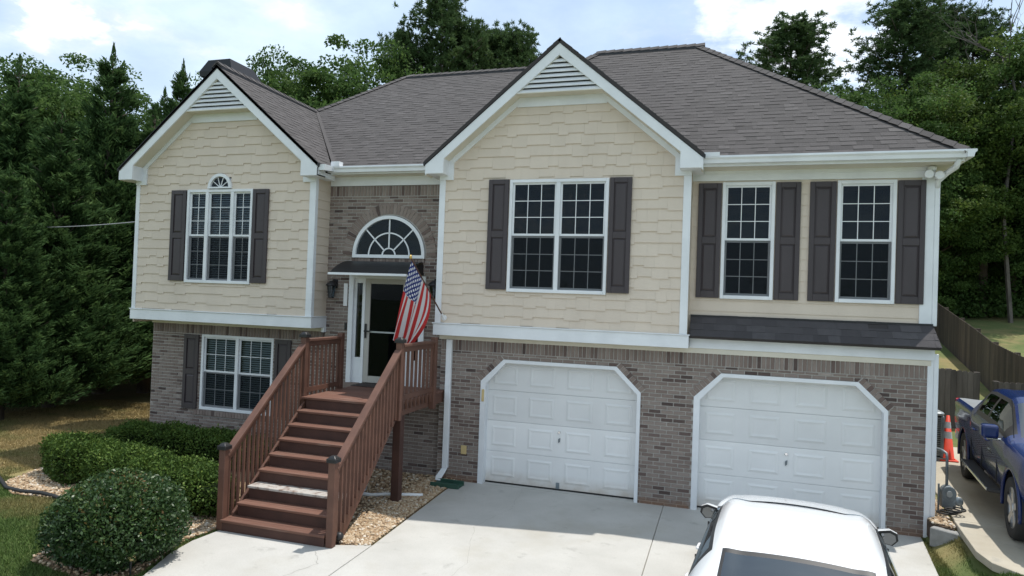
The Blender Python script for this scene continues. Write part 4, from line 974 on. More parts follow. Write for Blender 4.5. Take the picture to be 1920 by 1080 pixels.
def dots(nx, ny, ox, oy):
    a = fmath('SUBTRACT', fmath('FRACT', fmath('ADD', fmath('MULTIPLY', su, nx*13/7), ox)), .5); b = fmath('SUBTRACT', fmath('FRACT', fmath('ADD', fmath('MULTIPLY', tv, ny/.4), oy)), .5)
    a = fmath('MULTIPLY', a, 7/13*.88/nx); b = fmath('MULTIPLY', b, .4*1.35/ny)
    return fmath('LESS_THAN', fmath('SQRT', fmath('ADD', fmath('MULTIPLY', a, a), fmath('MULTIPLY', b, b))), .021)
star = fmath('MAXIMUM', dots(5, 6, 0, 0), dots(5, 6, .5, .5))
def fmix(f, a, b):
    q = n.new('ShaderNodeMix'); q.data_type = 'RGBA'
    for i, v in ((0, f), (6, a), (7, b)):
        if isinstance(v, tuple): q.inputs[i].default_value = (*v, 1)
        else: l.new(v, q.inputs[i])
    return q.outputs[2]
colr = fmix(canton, fmix(stripe, (.72, .70, .70), (.55, .035, .035)), fmix(star, (.03, .045, .19), (.75, .75, .78)))
b = n['Principled BSDF']; b.inputs['Roughness'].default_value = .8; l.new(colr, b.inputs[0])
tl = n.new('ShaderNodeBsdfTranslucent'); l.new(colr, tl.inputs[0]); ms = n.new('ShaderNodeMixShader'); ms.inputs[0].default_value = .45
l.new(b.outputs[0], ms.inputs[1]); l.new(tl.outputs[0], ms.inputs[2]); l.new(ms.outputs[0], n['Material Output'].inputs[0])
me.materials.append(fm); cl = bpy.data.objects.new('cloth', me); COL.objects.link(cl); cl.parent = fg; cl.matrix_parent_inverse = Matrix.Translation(-fb)

# ------------------------------------------------------------------ small things by the walls
sb = thing('splash_block', 'green plastic splash block under the white downspout beside the garage', 'splash block', (-.1, -.42, 0))
MB().prism([(-.26, -.16), (.26, -.13), (.26, .13), (-.26, .16)], 'z', .0, .03).prism([(-.27, -.16), (.27, -.14), (.27, -.115), (-.27, -.135)], 'z', .0, .085).prism([(-.27, .135), (.27, .115), (.27, .14), (-.27, .16)], 'z', .0, .085).build('trough', 'green_plastic', sb, bevel=.008)
dp = [(-1.15, -1.62, .05), (-1.0, -1.55, .03), (-.8, -1.42, .03), (-.45, -1.28, .025), (-.22, -1.2, .025)]
tag(MB().tube(dp, .03, 8).build('drain_pipe', 'plastic_white', smooth=True), 'thin white drain pipe lying on the gravel by the porch support', 'pipe')
tag(MB().tube([(-1.2+.16*math.cos(a)*.5-.05, -1.5+.16*math.sin(a), .06+.09*math.sin(a*.5)) for a in np.linspace(0, 4.2, 12)], .022, 8).build('hose_loop', 'galv', smooth=True), 'curled grey hose end on the gravel under the porch stairs', 'hose')
def path_light(p, name, label):
    t = thing(name, label, 'garden light', p)
    MB().tube([(0, 0, -.05), (0, 0, .18)], .012, 8).build('stake', 'black_plastic', t)
    MB().lathe([(.03, .17), (.05, .19), (.05, .25), (.045, .25)], n=14).build('lens', 'brass_tan', t, smooth=False)
    MB().lathe([(.07, .25), (.075, .26), (.06, .28), (.0, .29)], n=14).build('cap', 'black_plastic', t)
path_light(at(244, 1078, z=0.), 'path_light', 'short solar path light with black cap beside the round bush')
q = at(634, 1018, z=0.)
sl_ = thing('spotlight', 'small black ground spotlight at the foot of the stair post', 'garden light', (q.x, q.y, 0))
MB().lathe([(.03, -.07), (.055, -.03), (.06, .03), (.04, .06), (.0, .065)], (0, 0, .09), 14, 'x').build('lamp_body', 'black_plastic', sl_, smooth=True); MB().tube([(0, 0, -.05), (0, 0, .06)], .012, 6).build('stake', 'black_plastic', sl_)
# bed edging
eg = [at(px, py-6, z=0.) for px, py in ((-40, 905), (-5, 902), (4, 912), (12, 922), (40, 931), (75, 934), (100, 938), (118, 945))]
tag(MB().tube([(p.x, p.y, .03+.012*math.sin(i*1.7)) for i, p in enumerate(eg)], .032, 8).build('bed_edging', 'edging', smooth=True), 'black rounded plastic edging along the gravel bed by the lawn', 'edging')
# gas meter
gp = at(1776, 962, z=.31)
gm = thing('gas_meter', 'grey gas meter with upright pipe against the brick corner', 'gas meter', (gp.x, gp.y, .30))
MB().box((-.12, -.09, .12), (.12, .09, .42)).lathe([(.12, -.10), (.13, -.09), (.13, .09), (.12, .1)], (0, 0, .36), 16, 'y').build('meter_body', 'grey_metal', gm, bevel=.02)
MB().tube([(-.02, .0, .45), (-.02, .02, .95), (-.02, .05, 1.02), (-.06, .2, 1.05), (-.2, .5, 1.05)], .026, 8).build('riser_pipe', 'grey_metal', gm, smooth=True)
MB().tube([(.10, -.02, .2), (.2, -.05, .2), (.24, -.05, .12), (.24, -.05, -.05)], .024, 8).lathe([(.02, -.05), (.075, -.04), (.08, .0), (.03, .05)], (.17, -.05, .24), 14, 'y').build('regulator', 'grey_metal', gm, smooth=True)
MB().lathe([(.0, -.03), (.05, -.03), (.055, .0)], (0, -.10, .36), 14, 'y').build('dial', 'galv', gm)
MB().tube([(-.15, .02, -.05), (-.15, .02, .5)], .018, 6).build('stand_pipe', 'grey_metal', gm)
gm.scale = (.8, .8, .9)
ca, cb = at(1743, 988, z=.28), at(1806, 1005, z=.28); dd = (cb-ca).normalized(); nn = Vector((-dd.y, dd.x, 0))
tag(MB().hexa([ca-Vector((0, 0, .28)), cb-Vector((0, 0, .28)), cb+nn*.16-Vector((0, 0, .28)), ca+nn*.16-Vector((0, 0, .28))], [ca, cb, cb+nn*.16, ca+nn*.16]).build('retaining_block', 'block', bevel=.012), 'grey concrete block retaining the bed at the brick corner', 'block')
tag(MB().tube([(gp.x-.12+.12*math.cos(a*2.3)+.02*a, gp.y-.28+.10*math.sin(a*2.3), .37+.01*a) for a in np.linspace(0, 9, 60)], .012, 6).build('cable_coil', 'cable', smooth=True), 'tangle of black cable lying behind the concrete block', 'cable')
# air conditioner and cone
ap = at(1756, 862, z=.42); ax = bR+.62; k = (ax-CAM[0])/(ap.x-CAM[0]); ay = CAM[1]+(ap.y-CAM[1])*k+.2
ac = thing('air_conditioner', 'grey outdoor air conditioning unit standing beside the house wall', 'air conditioner', (at(1722, 860, d=14.6).x, at(1722, 860, d=14.6).y, .36))
MB().box((-.42, -.42, -.02), (.42, .42, .06)).build('pad', 'block', ac)
def rsq(h, r_=.09): 
    pts = []
    for (sx_, sy_, a0) in ((1, 1, 0), (-1, 1, 90), (-1, -1, 180), (1, -1, 270)):
        for k_ in range(4): a = R(a0+30*k_); pts.append((sx_*(h-r_)+r_*math.cos(a), sy_*(h-r_)+r_*math.sin(a)))
    return pts
MB().prism(rsq(.345), 'z', .06, .92).build('coil', 'black_plastic', ac)
for i in range(20): MB().prism(rsq(.365), 'z', .10+i*.04, .10+i*.04+.016).build('louver', 'galv', ac)
for sx_ in (-1, 1):
    for sy_ in (-1, 1): MB().box((sx_*.31, sy_*.31, .06), (sx_*.375, sy_*.375, .92)).build('corner_post', 'grey_metal', ac, bevel=.02)
MB().prism(rsq(.385), 'z', .92, .99).build('top_cover', 'galv', ac, bevel=.02)
MB().lathe([(.30, .0), (.29, .02), (.05, .035), (.0, .035)], (0, 0, .99), 24).build('fan_guard', 'black_metal', ac)
cp = at(1776, 850, d=14.2)
co = thing('traffic_cone', 'orange traffic cone with two grey reflective bands behind the blue pickup', 'traffic cone', (cp.x, cp.y, .36))
ch_ = .93
MB().box((-.17, -.17, 0), (.17, .17, .035)).build('base', 'orange_plastic', co, bevel=.01)
pr = lambda z: .13-(.13-.028)*(z-.035)/(ch_-.035)
MB().lathe([(.15, .035), (pr(.05), .05), (pr(ch_), ch_), (.01, ch_)], n=24).build('cone', 'orange_plastic', co, smooth=True)
for (a, b_) in ((.46, .60), (.67, .80)): MB().lathe([(pr(a)+.003, a), (pr(b_)+.003, b_)], n=24, cap=False).build('reflective_band', 'reflective', co, smooth=True)
# ------------------------------------------------------------------ fences
def picket_fence(name, label, P, hgt, m, pw=.14, top=None, posts=True, rails=True, rail_side=-1):
    """P: list of (x, y, top z); each picket its own part"""
    t = thing(name, label, 'fence', (P[0][0], P[0][1], H(P[0][0], P[0][1])))
    inv = Matrix.Translation(-Vector(t.location)); pool_ = []
    for i in range(len(P)-1):
        a, b = Vector(P[i]), Vector(P[i+1]); L_ = math.hypot(b.x-a.x, b.y-a.y); n_ = max(1, round(L_/(pw+.006))); ang = math.atan2(b.y-a.y, b.x-a.x)
        for k in range(n_):
            p = a.lerp(b, (k+.5)/n_); w_ = L_/n_-.006; key = random.randrange(6)
            b_ = MB(); h_ = hgt+random.uniform(-.015, .015)
            b_.add([(-w_/2, -.009, -h_), (w_/2, -.009, -h_), (w_/2, .009, -h_), (-w_/2, .009, -h_), (-w_/2, -.009, -.03), (w_/2, -.009, -.03), (w_/2, .009, -.03), (-w_/2, .009, -.03), (-w_/2+.03, -.009, 0), (w_/2-.03, -.009, 0), (w_/2-.03, .009, 0), (-w_/2+.03, .009, 0)],
                   [(0, 1, 5, 4), (2, 3, 7, 6), (1, 2, 6, 5), (3, 0, 4, 7), (4, 5, 9, 8), (6, 7, 11, 10), (5, 6, 10, 9), (7, 4, 8, 11), (8, 9, 10, 11)], random.random())
            o = b_.build('picket', m, t); o.location = Vector((p.x, p.y, p.z))-Vector(t.location); o.rotation_euler = (0, 0, ang)
        if rails:
            nr = Vector((-(b.y-a.y), b.x-a.x, 0)).normalized()*.035*rail_side
            for f in (.12, .5, .88):
                q = MB().beam(a+nr-Vector((0, 0, hgt*f)), b+nr-Vector((0, 0, hgt*f)), .04, .085, .4); o = q.build('rail', m, t); o.matrix_parent_inverse = inv
    if posts:
        for (x, y, z) in P:
            q = MB(); nr = Vector((-(P[-1][1]-P[0][1]), P[-1][0]-P[0][0], 0)).normalized()*.09*rail_side
            q.box((x+nr.x-.06, y+nr.y-.06, H(x, y)-.2), (x+nr.x+.06, y+nr.y+.06, z+.01), .3); o = q.build('post', m, t, bevel=.008); o.matrix_parent_inverse = inv
    return t
pts = [(1748, 571, 30), (1770, 583, 27.5), (1799, 600, 24.8), (1828, 625, 22.6), (1860, 659, 20.3), (1900, 681, 18.8), (1950, 712, 17.4), (2040, 765, 15.6)]
P = [tuple(at(px, py, d=d)) for px, py, d in pts]
P = [(x, y, max(z, H(x, y)+1.5)) for x, y, z in P]
picket_fence('wooden_fence', 'long dark weathered wooden fence stepping down the slope behind the yard', P, 1.85, 'fence_dark', .15, rail_side=1)
a, b = at(1730, 686, d=17.0), at(1836, 699, d=17.0); 
picket_fence('privacy_fence', 'weathered grey plank fence section behind the air conditioner', [tuple(a), ((a.x+b.x)/2, (a.y+b.y)/2, (a.z+b.z)/2), tuple(b)], 1.75, 'fence_wood', .14, rail_side=1)
a, b = at(1872, 716, d=17.0), at(1990, 722, d=17.0)
picket_fence('privacy_fence', 'weathered grey plank fence section behind the cab of the pickup', [tuple(a), tuple(b)], 1.75, 'fence_wood', .14, rail_side=1)
# service wire
wa, wb = at(-60, 424, d=19), Vector((lL-.02, .9, 5.0))
wp = [wa.lerp(wb, i/16)-Vector((0, 0, .12*math.sin(math.pi*i/16))) for i in range(17)]
tag(MB().tube(wp, .012, 6).build('service_wire', 'wire', smooth=True), 'thin grey overhead wire running to the side of the house', 'wire')
# ------------------------------------------------------------------ vehicles
def loft(ST, ny, nr, smooth_y=True, RP=None):
    """ST rows: y + (zlow, wl, wm, zmid, wb, zb, wt, ze, zt) -> fine grid of points, station coordinate, ring coordinate (0 centre bottom .. 7 centre top)"""
    G = []
    for (y, zl, wl, wm, zmid, wb, zb, wt, ze_, zt) in ST:
        h = [(0, zl), (wl*.85, zl), (wl, zl+.10), (wm, zmid), (wb, zb), (wt, ze_), (wt*.62, ze_+(zt-ze_)*.72), (0, zt)]
        G.append([(-x, y, z) for x, z in h]+[(x, y, z) for x, z in h[-2::-1]])
    G = np.array(G, float)
    def up(A, n_, sm):
        K = len(A); t = np.linspace(0, K-1, (K-1)*n_+1); i = np.minimum(t.astype(int), K-2); f = (t-i).reshape(-1, *([1]*(A.ndim-1)))
        p1, p2 = A[i], A[i+1]
        if not sm: return p1*(1-f)+p2*f, t
        p0, p3 = A[np.maximum(i-1, 0)], A[np.minimum(i+2, K-1)]
        c = .5*((2*p1)+(p2-p0)*f+(2*p0-5*p1+4*p2-p3)*f*f+(3*p1-p0-3*p2+p3)*f**3)
        return c, t
    A, ty = up(G, ny, smooth_y); B, tr = up(A.transpose(1, 0, 2), nr, True); return B.transpose(1, 0, 2), ty, tr
def split_loft(root, P, ty, tr, classify, mats):
    M, Nn = P.shape[:2]; groups = {}
    for i in range(M-1):
        for j in range(Nn-1):
            c = P[i:i+2, j:j+2].reshape(4, 3).mean(0); r_ = (tr[j]+tr[j+1])/2; side = -1 if r_ < 7 else 1; rr = r_ if r_ < 7 else 14-r_
            k = classify(c, (ty[i]+ty[i+1])/2, rr, side)
            if k: groups.setdefault(k, []).append((i, j))
    out = {}
    for k, cells in groups.items():
        idx = {}; V = []; F_ = []
        for (i, j) in cells:
            q = []
            for (a, b) in ((i, j), (i, j+1), (i+1, j+1), (i+1, j)):
                if (a, b) not in idx: idx[(a, b)] = len(V); V.append(tuple(P[a, b]))
                q.append(idx[(a, b)])
            F_.append(tuple(q))
        name = k.split(':')[0]; mb = MB(); mb.add(V, F_); o = mb.build(name, mats[name], root, smooth=True); o.data.set_sharp_from_angle(angle=R(38)); out[k] = o
    return out
def wheel(root, x, y, r_, w_, sgn, spokes=5, m_rim='alloy'):
    t = MB().lathe([(r_*.66, -w_*.42), (r_*.82, -w_*.5), (r_*.95, -w_*.47), (r_, -w_*.33), (r_, w_*.33), (r_*.95, w_*.47), (r_*.82, w_*.5), (r_*.66, w_*.42)], (x, y, r_), 36, 'x', cap=False).build('wheel', 'rubber', root, smooth=True)
    MB().lathe([(r_*.66, -w_*.40), (r_*.62, -w_*.30), (r_*.60, w_*.3), (r_*.67, w_*.41), (r_*.62, w_*.44)], (x, y, r_), 36, 'x', cap=False).build('rim', m_rim, t, smooth=True)
    MB().lathe([(.0, 0), (r_*.6, 0), (r_*.6, .01)], (x+sgn*w_*.05, y, r_), 24, 'x').build('brake_disc', 'black_plastic', t)
    sp = MB(); xo = x+sgn*w_*.36
    for k in range(spokes):
        a = 2*math.pi*(k+.25)/spokes; d = Vector((0, math.cos(a), math.sin(a))); n2 = Vector((0, -math.sin(a), math.cos(a))); c = Vector((xo, y, r_))
        i0, i1 = c+d*r_*.08, c+d*r_*.63
        lo = [i0-n2*r_*.10, i0+n2*r_*.10, i1+n2*r_*.13, i1-n2*r_*.13]; off = Vector((sgn*.022, 0, 0))
        sp.hexa([p-off for p in lo], [p+off*(1 if q > 1 else .4) for q, p in enumerate(lo)])
    sp.lathe([(r_*.17, -.02), (r_*.17, .02), (r_*.1, .03)], (xo, y, r_), 16, 'x'); tag(sp.build('spokes', m_rim, t, bevel=.006), kind='stuff')
    return t
# --- white sedan, nose to the garage
car = thing('parked_car', 'white sedan parked nose-in before the right garage door', 'car', (5.31, -4.15, 0.0), R(-5.0))
ST = [(-2.50, .38, .60, .66, .6, .62, .86, .48, .92, .94), (-2.42, .25, .78, .84, .6, .80, .93, .62, 1.00, 1.02), (-2.12, .20, .86, .905, .6, .86, .97, .66, 1.07, 1.09), (-1.62, .18, .88, .92, .6, .885, .975, .635, 1.31, 1.36), (-1.1, .18, .88, .92, .6, .89, .965, .655, 1.375, 1.425),
      (-.3, .18, .88, .92, .6, .89, .955, .66, 1.375, 1.425), (.35, .18, .88, .92, .6, .89, .945, .70, 1.17, 1.235), (.98, .18, .88, .92, .6, .885, .93, .76, .975, 1.02), (1.5, .18, .87, .905, .58, .865, .885, .69, .935, .97), (2.1, .2, .82, .87, .56, .80, .80, .62, .85, .88), (2.4, .24, .70, .76, .52, .68, .70, .50, .735, .75), (2.50, .34, .5, .54, .5, .48, .58, .36, .61, .62)]
P_, ty, tr = loft(ST, 10, 8)
def cls(c, s, r_, sd):
    x, y, z = c
    if r_ < 4.2 and min(math.hypot(y-1.45, z-.34), math.hypot(y+1.4, z-.34)) < .40 and abs(x) > .5: return None
    if 3.06 < s < 6.95 and 4.10 < r_ < 4.92 and s > 3.0+(.10 if True else 0):
        edge = r_ < 4.22 or r_ > 4.80 or s < 3.3 or s > 6.6
        if 4.85 < s < 4.98: return 'window_trim:%d' % sd
        return 'window_trim:%d' % sd if edge else 'side_window:%d%d' % (sd, int(s > 4.9))
    if 5.03 < s < 6.95 and r_ > 5.25: return 'windshield'
    if 5.0 < s <= 5.03 and r_ > 5.25: return 'window_trim:9'
    if 2.1 < s < 3.02 and r_ > 5.2: return 'rear_window' if 2.2 < s < 2.93 and r_ > 5.4 else 'window_trim:8'
    return 'body'
split_loft(car, P_, ty, tr, cls, dict(body='car_white', window_trim='black_plastic', side_window='car_glass', windshield='car_glass', rear_window='car_glass'))
MB().tube([(x, -.30+.035*(1-(x/.62)**2), 1.428-.045*(abs(x)/.62)**2.2) for x in np.linspace(-.62, .62, 15)], .007, 6).build('roof_seam', 'black_plastic', car)
MB().prism([(-.75, -1.9), (.75, -1.9), (.7, .7), (-.7, .7)], 'z', .35, .75).build('cabin', 'interior', car)
for sd in (-1, 1):
    for y in (1.45, -1.4): wheel(car, sd*.80, y, .33, .215, sd)
    q0 = [(sd*.82, .945), (sd*.96, .925), (sd*1.015, .985), (sd*1.005, 1.055), (sd*.94, 1.085), (sd*.825, 1.06)][::sd]; cxm, czm = sd*.91, 1.0
    def sc_(f): return [(cxm+(a-cxm)*f, czm+(b-czm)*f) for a, b in q0]
    rings = [(sc_(.55), .70), (sc_(.88), .66), (sc_(1.), .60), (sc_(1.), .555)]; V_ = [(a, y, b) for r_, y in rings for a, b in r_]
    mo = MB().add(V_, [tuple(range(6)), ]+[(k*6+i, (k+1)*6+i, (k+1)*6+(i+1) % 6, k*6+(i+1) % 6) for k in range(3) for i in range(6)]).build('door_mirror', 'car_white', car, smooth=True); mo.data.set_sharp_from_angle(angle=R(50))
    MB().prism(sc_(.995), 'y', .545, .556).build('mirror_rim', 'black_plastic', mo); MB().prism([(a, b-.006) for a, b in sc_(.78)], 'y', .538, .5455).build('mirror_glass', 'mirror_glass', mo)
    MB().beam((sd*.80, .62, .94), (sd*.88, .60, .965), .05, .035).build('mirror_arm', 'car_white', car, bevel=.008)
    for y in (-.18, -1.08): MB().tube([(sd*.905, y+.1, .83), (sd*.945, y+.07, .835), (sd*.945, y-.07, .835), (sd*.905, y-.1, .83)], .014, 6).build('door_handle', 'car_white', car, smooth=True)
    for y in (.52, -.62): MB().box((sd*.905, y-.004, .30), (sd*.9235, y+.004, .90)).build('door_seam', 'black_plastic', car)
    MB().prism([(sd*.5, 2.36), (sd*.78, 2.1), (sd*.80, 2.0), (sd*.62, 2.2)][::sd], 'z', .64, .74).build('headlight', 'clear_lens', car, bevel=.01)
    MB().prism([(sd*.45, -2.48), (sd*.80, -2.38), (sd*.84, -2.2), (sd*.6, -2.36)][::-sd], 'z', .80, .92).build('tail_light', 'red_lens', car, bevel=.01)
MB().box((-.26, -2.53, .62), (.26, -2.49, .76)).build('licence_plate', 'plastic_white', car)
MB().box((-.6, -2.50, .30), (.6, -2.44, .42)).build('rear_valance', 'black_plastic', car, bevel=.01)
MB().box((-.45, 2.44, .42), (.45, 2.50, .58)).build('grille', 'black_plastic', car, bevel=.01)
# --- blue pickup
TR = (9.60, .93, .36)
trk = thing('pickup_truck', 'dark blue crew cab pickup with grey bed cover parked on the side drive', 'pickup truck', TR, R(172.1))
ST = [(-3.02, .62, .88, .93, .95, .95, 1.18, .93, 1.36, 1.37), (-2.94, .55, .93, .99, .95, .99, 1.20, .955, 1.43, 1.435), (-2.3, .50, .94, 1.005, .95, 1.0, 1.20, .965, 1.44, 1.445), (-1.12, .45, .94, 1.005, .95, 1.0, 1.20, .965, 1.44, 1.445), (-1.10, .45, .94, 1.005, .95, 1.0, 1.26, .955, 1.45, 1.455),
      (-1.075, .45, .94, 1.005, .95, 1.0, 1.34, .93, 1.50, 1.52), (-.86, .45, .94, 1.005, .95, .995, 1.345, .745, 1.84, 1.90), (-.5, .45, .94, 1.005, .95, .995, 1.345, .74, 1.875, 1.945), (.55, .45, .94, 1.005, .95, .995, 1.34, .74, 1.865, 1.94), (.82, .45, .94, 1.005, .95, .995, 1.335, .755, 1.80, 1.875), (1.50, .45, .94, 1.005, .95, .99, 1.325, .84, 1.40, 1.44), (1.62, .45, .94, 1.005, .95, .985, 1.28, .86, 1.345, 1.38),
      (2.4, .47, .93, 1.0, .92, .97, 1.20, .84, 1.28, 1.315), (2.72, .5, .90, .96, .9, .93, 1.12, .80, 1.20, 1.23), (2.84, .55, .84, .88, .88, .85, 1.02, .70, 1.08, 1.10)]
ST = [(a[0],)+tuple(v*(.945 if k in (4, 6, 8, 9) else 1) if k in (4, 6, 8, 9) else v for k, v in enumerate(a) if k > 0) for a in ST]
P_, ty, tr = loft(ST, 9, 7, False)
AY = (-1.88, 1.88); WR = .42
def clt(c, s, r_, sd):
    x, y, z = c
    if r_ < 3.9 and min(math.hypot(y-a, z-WR) for a in AY) < .52 and abs(x) > .45: return None
    if 1.0 < s < 4.0 and r_ > 5.12: return 'bed_cover'
    if 6.05 < s < 9.85 and 4.16 < r_ < 4.94:
        if r_ < 4.24 or r_ > 4.86 or s < 6.3: return 'window_trim:%d' % sd
        if 7.42 < s < 7.58: return 'window_trim:%d' % sd
        if s > 9.6: return 'window_trim:%d' % sd
        return 'side_window:%d%d' % (sd, int(s > 7.5))
    if 5.1 < s < 5.9 and r_ > 5.3: return 'rear_window'
    if 9.05 < s < 10.0 and r_ > 5.2: return 'windshield'
    return 'body'
split_loft(trk, P_, ty, tr, clt, dict(body='car_blue', bed_cover='tonneau', window_trim='black_plastic', side_window='car_glass', rear_window='car_glass', windshield='car_glass'))
MB().box((-.85, -1.0, .5), (.85, 1.4, 1.2)).build('cabin', 'interior', trk); MB().box((-.80, -2.9, .35), (.80, 2.6, .55)).build('chassis', 'black_plastic', trk)
for sd in (-1, 1):
    for y in AY:
        wheel(trk, sd*.85, y, WR, .29, sd, 5, 'alloy')
        MB().tube([(sd*.985, y+.525*math.cos(a), WR+.525*math.sin(a)) for a in np.linspace(-.15, math.pi+.15, 28)], .026, 6).build('wheel_flare', 'car_blue', trk, smooth=True)
        arc = [(y+.54*math.cos(a), WR+.54*math.sin(a)) for a in np.linspace(-.1, math.pi+.1, 20)]; mb = MB()
        for k in range(19): mb.add([(sd*.97, *arc[k]), (sd*.5, *arc[k]), (sd*.5, *arc[k+1]), (sd*.97, *arc[k+1])], [(0, 1, 2, 3)])
        mb.add([(sd*.5, *p) for p in arc], [tuple(range(20))]); mb.build('wheel_well', 'black_plastic', trk)
    MB().prism([(sd*.94, -1.15), (sd*1.13, -1.1), (sd*1.13, 1.1), (sd*.94, 1.18)][::sd], 'z', .43, .48).build('running_board', 'black_plastic', trk, bevel=.01)
    MB().box((sd*1.115, -1.1, .445), (sd*1.14, 1.1, .487)).build('step_trim', 'chrome', trk, bevel=.006)
    for y in (-.62, .38): MB().tube([(sd*.995, y+.11, 1.09), (sd*1.04, y+.08, 1.095), (sd*1.04, y-.08, 1.095), (sd*.995, y-.11, 1.09)], .019, 8).build('door_handle', 'car_blue', trk, smooth=True)
    for y in (-1.045, -.10, 1.02): MB().box((sd*.99, y-.005, .55), (sd*1.0075, y+.005, 1.22)).build('door_seam', 'black_plastic', trk)
    mr_ = MB().box((sd*1.02, 1.10, 1.24), (sd*1.24, 1.28, 1.44)).build('door_mirror', 'car_blue', trk, bevel=.045); mr_.modifiers['bevel'].segments = 3
    MB().box((sd*1.04, 1.093, 1.26), (sd*1.22, 1.099, 1.42)).build('mirror_glass', 'mirror_glass', mr_)
    MB().box((sd*.96, 1.14, 1.215), (sd*1.16, 1.24, 1.25)).build('mirror_arm', 'chrome', mr_, bevel=.012)
    MB().box((sd*1.0035, .98, 1.07), (sd*1.009, 1.0, 1.09)).build('side_badge_bar', 'chrome', trk)
    MB().prism([(sd*.70, 2.80), (sd*.93, 2.66), (sd*.955, 2.48), (sd*.80, 2.70)][::sd], 'z', .95, 1.12).build('headlight', 'clear_lens', trk, bevel=.01)
    MB().prism([(sd*.90, -3.03), (sd*.97, -3.0), (sd*.995, -2.85), (sd*.9, -2.95)][::-sd], 'z', .98, 1.36).build('tail_light', 'red_lens', trk, bevel=.01)
    MB().tube([(sd*.90, 1.55, 1.32), (sd*.93, 1.53, 1.85)], .006, 5).build('antenna', 'black_metal', trk) if sd == 1 else None
MB().box((-.95, 2.78, .55), (.95, 2.95, .80)).build('front_bumper', 'chrome', trk, bevel=.04); MB().box((-.95, -3.16, .52), (.95, -3.0, .74)).build('rear_bumper', 'chrome', trk, bevel=.03)
MB().box((-.6, 2.80, .84), (.6, 2.87, 1.06)).build('grille', 'black_plastic', trk, bevel=.02)
tx = bpy.data.curves.new('badge_text', 'FONT'); tx.body = 'RAM'; tx.size = .15; tx.extrude = .004; tx.align_x = 'CENTER'
to = bpy.data.objects.new('badge_text', tx); COL.objects.link(to); dg = bpy.context.evaluated_depsgraph_get(); bm_ = bpy.data.meshes.new_from_object(to.evaluated_get(dg)); bpy.data.objects.remove(to)
bm_.name = 'badge'; bm_.materials.clear(); bm_.materials.append(MATS['chrome'])
bo = bpy.data.objects.new('badge', bm_); COL.objects.link(bo); bo.parent = trk; bo.location = (1.011, .55, .93); bo.rotation_euler = (R(90), 0, R(90))
# ------------------------------------------------------------------ vegetation
rg = np.random.default_rng(11)
def unit(n): v = rg.normal(size=(n, 3)); return v/np.linalg.norm(v, axis=1, keepdims=True)
def leaves(P, D, L_, W_, tone, bend=.25):
    """P centres, D leaf axis (unit), -> quads verts, faces, tones"""
    n_ = len(P); s_ = np.cross(D, unit(n_)); s_ /= np.linalg.norm(s_, axis=1, keepdims=True)+1e-9
    nr = np.cross(D, s_); L_ = np.broadcast_to(L_, n_)[:, None]; W_ = np.broadcast_to(W_, n_)[:, None]
    V = np.stack([P-D*L_/2, P+s_*W_/2+nr*L_*bend*.3, P+D*L_/2, P-s_*W_/2+nr*L_*bend*.3], 1).reshape(-1, 3)
    return V, np.arange(n_*4).reshape(-1, 4), np.repeat(tone, 4)
def merge(parts):
    V = []; F_ = []; T = []; o = 0
    for v, f, t in parts: V.append(v); F_.append(f+o); T.append(t); o += len(v)
    return np.concatenate(V), np.concatenate(F_), np.concatenate(T)
def limb_tree(mb, base, h, r0, n_limbs, spread, lo=.35, seed=0, up=.55):
    rd = random.Random(seed); tips = []; bend = rd.uniform(-.4, .4)
    pts = [Vector((bend*math.sin(i/6*2), .3*bend*math.sin(i/6*3), h*i/6)) for i in range(7)]
    mb.tube([Vector(base)+p for p in pts], [r0*(1-.8*i/6) for i in range(7)], 8)
    for k in range(n_limbs):
        f = lo+(1-lo)*(k+.3)/n_limbs; i = min(5, int(f*6)); p = Vector(base)+pts[i].lerp(pts[i+1], f*6-i); a = k*2.4+rd.uniform(-.4, .4)
        ln = spread*(1.1-.55*f)*rd.uniform(.75, 1.1); d = Vector((math.cos(a), math.sin(a), up*rd.uniform(.6, 1.4)))
        q = [p, p+d*ln*.5+Vector((0, 0, ln*.05)), p+d*ln+Vector((0, 0, ln*.18))]; mb.tube(q, [r0*.32*(1.1-f), r0*.2*(1.1-f), r0*.05], 5); tips += [q[1], q[2]]
    return tips
PROTO = {}
def tree_obj(name, kind, mk, trunk_m, crown_m):
    if kind in PROTO: return PROTO[kind]
    mb = MB(); V, F_, T = mk(mb)
    tm = mb.build('trunk', trunk_m, smooth=True); cm = npmesh('crown', V, F_, crown_m, tone=T)
    PROTO[kind] = (tm.data, cm.data); bpy.data.objects.remove(tm); bpy.data.objects.remove(cm); return PROTO[kind]
def plant(name, kind, mk, trunk_m, crown_m, loc, sc, rz, label, cat='tree', group=None):   # copies share the mesh; the crown's colour sits on the object
    a, b = tree_obj(name, kind, mk, trunk_m, crown_m); t = thing(name, label, cat, loc, rz, group); t.scale = sc if isinstance(sc, tuple) else (sc, sc, sc)
    for nm, me in (('trunk', a), ('crown', b)): 
        o = bpy.data.objects.new(nm, me); COL.objects.link(o); o.parent = t; o.material_slots[0].link = 'OBJECT'; o.material_slots[0].material = MATS[crown_m if nm == 'crown' else trunk_m]
    return t
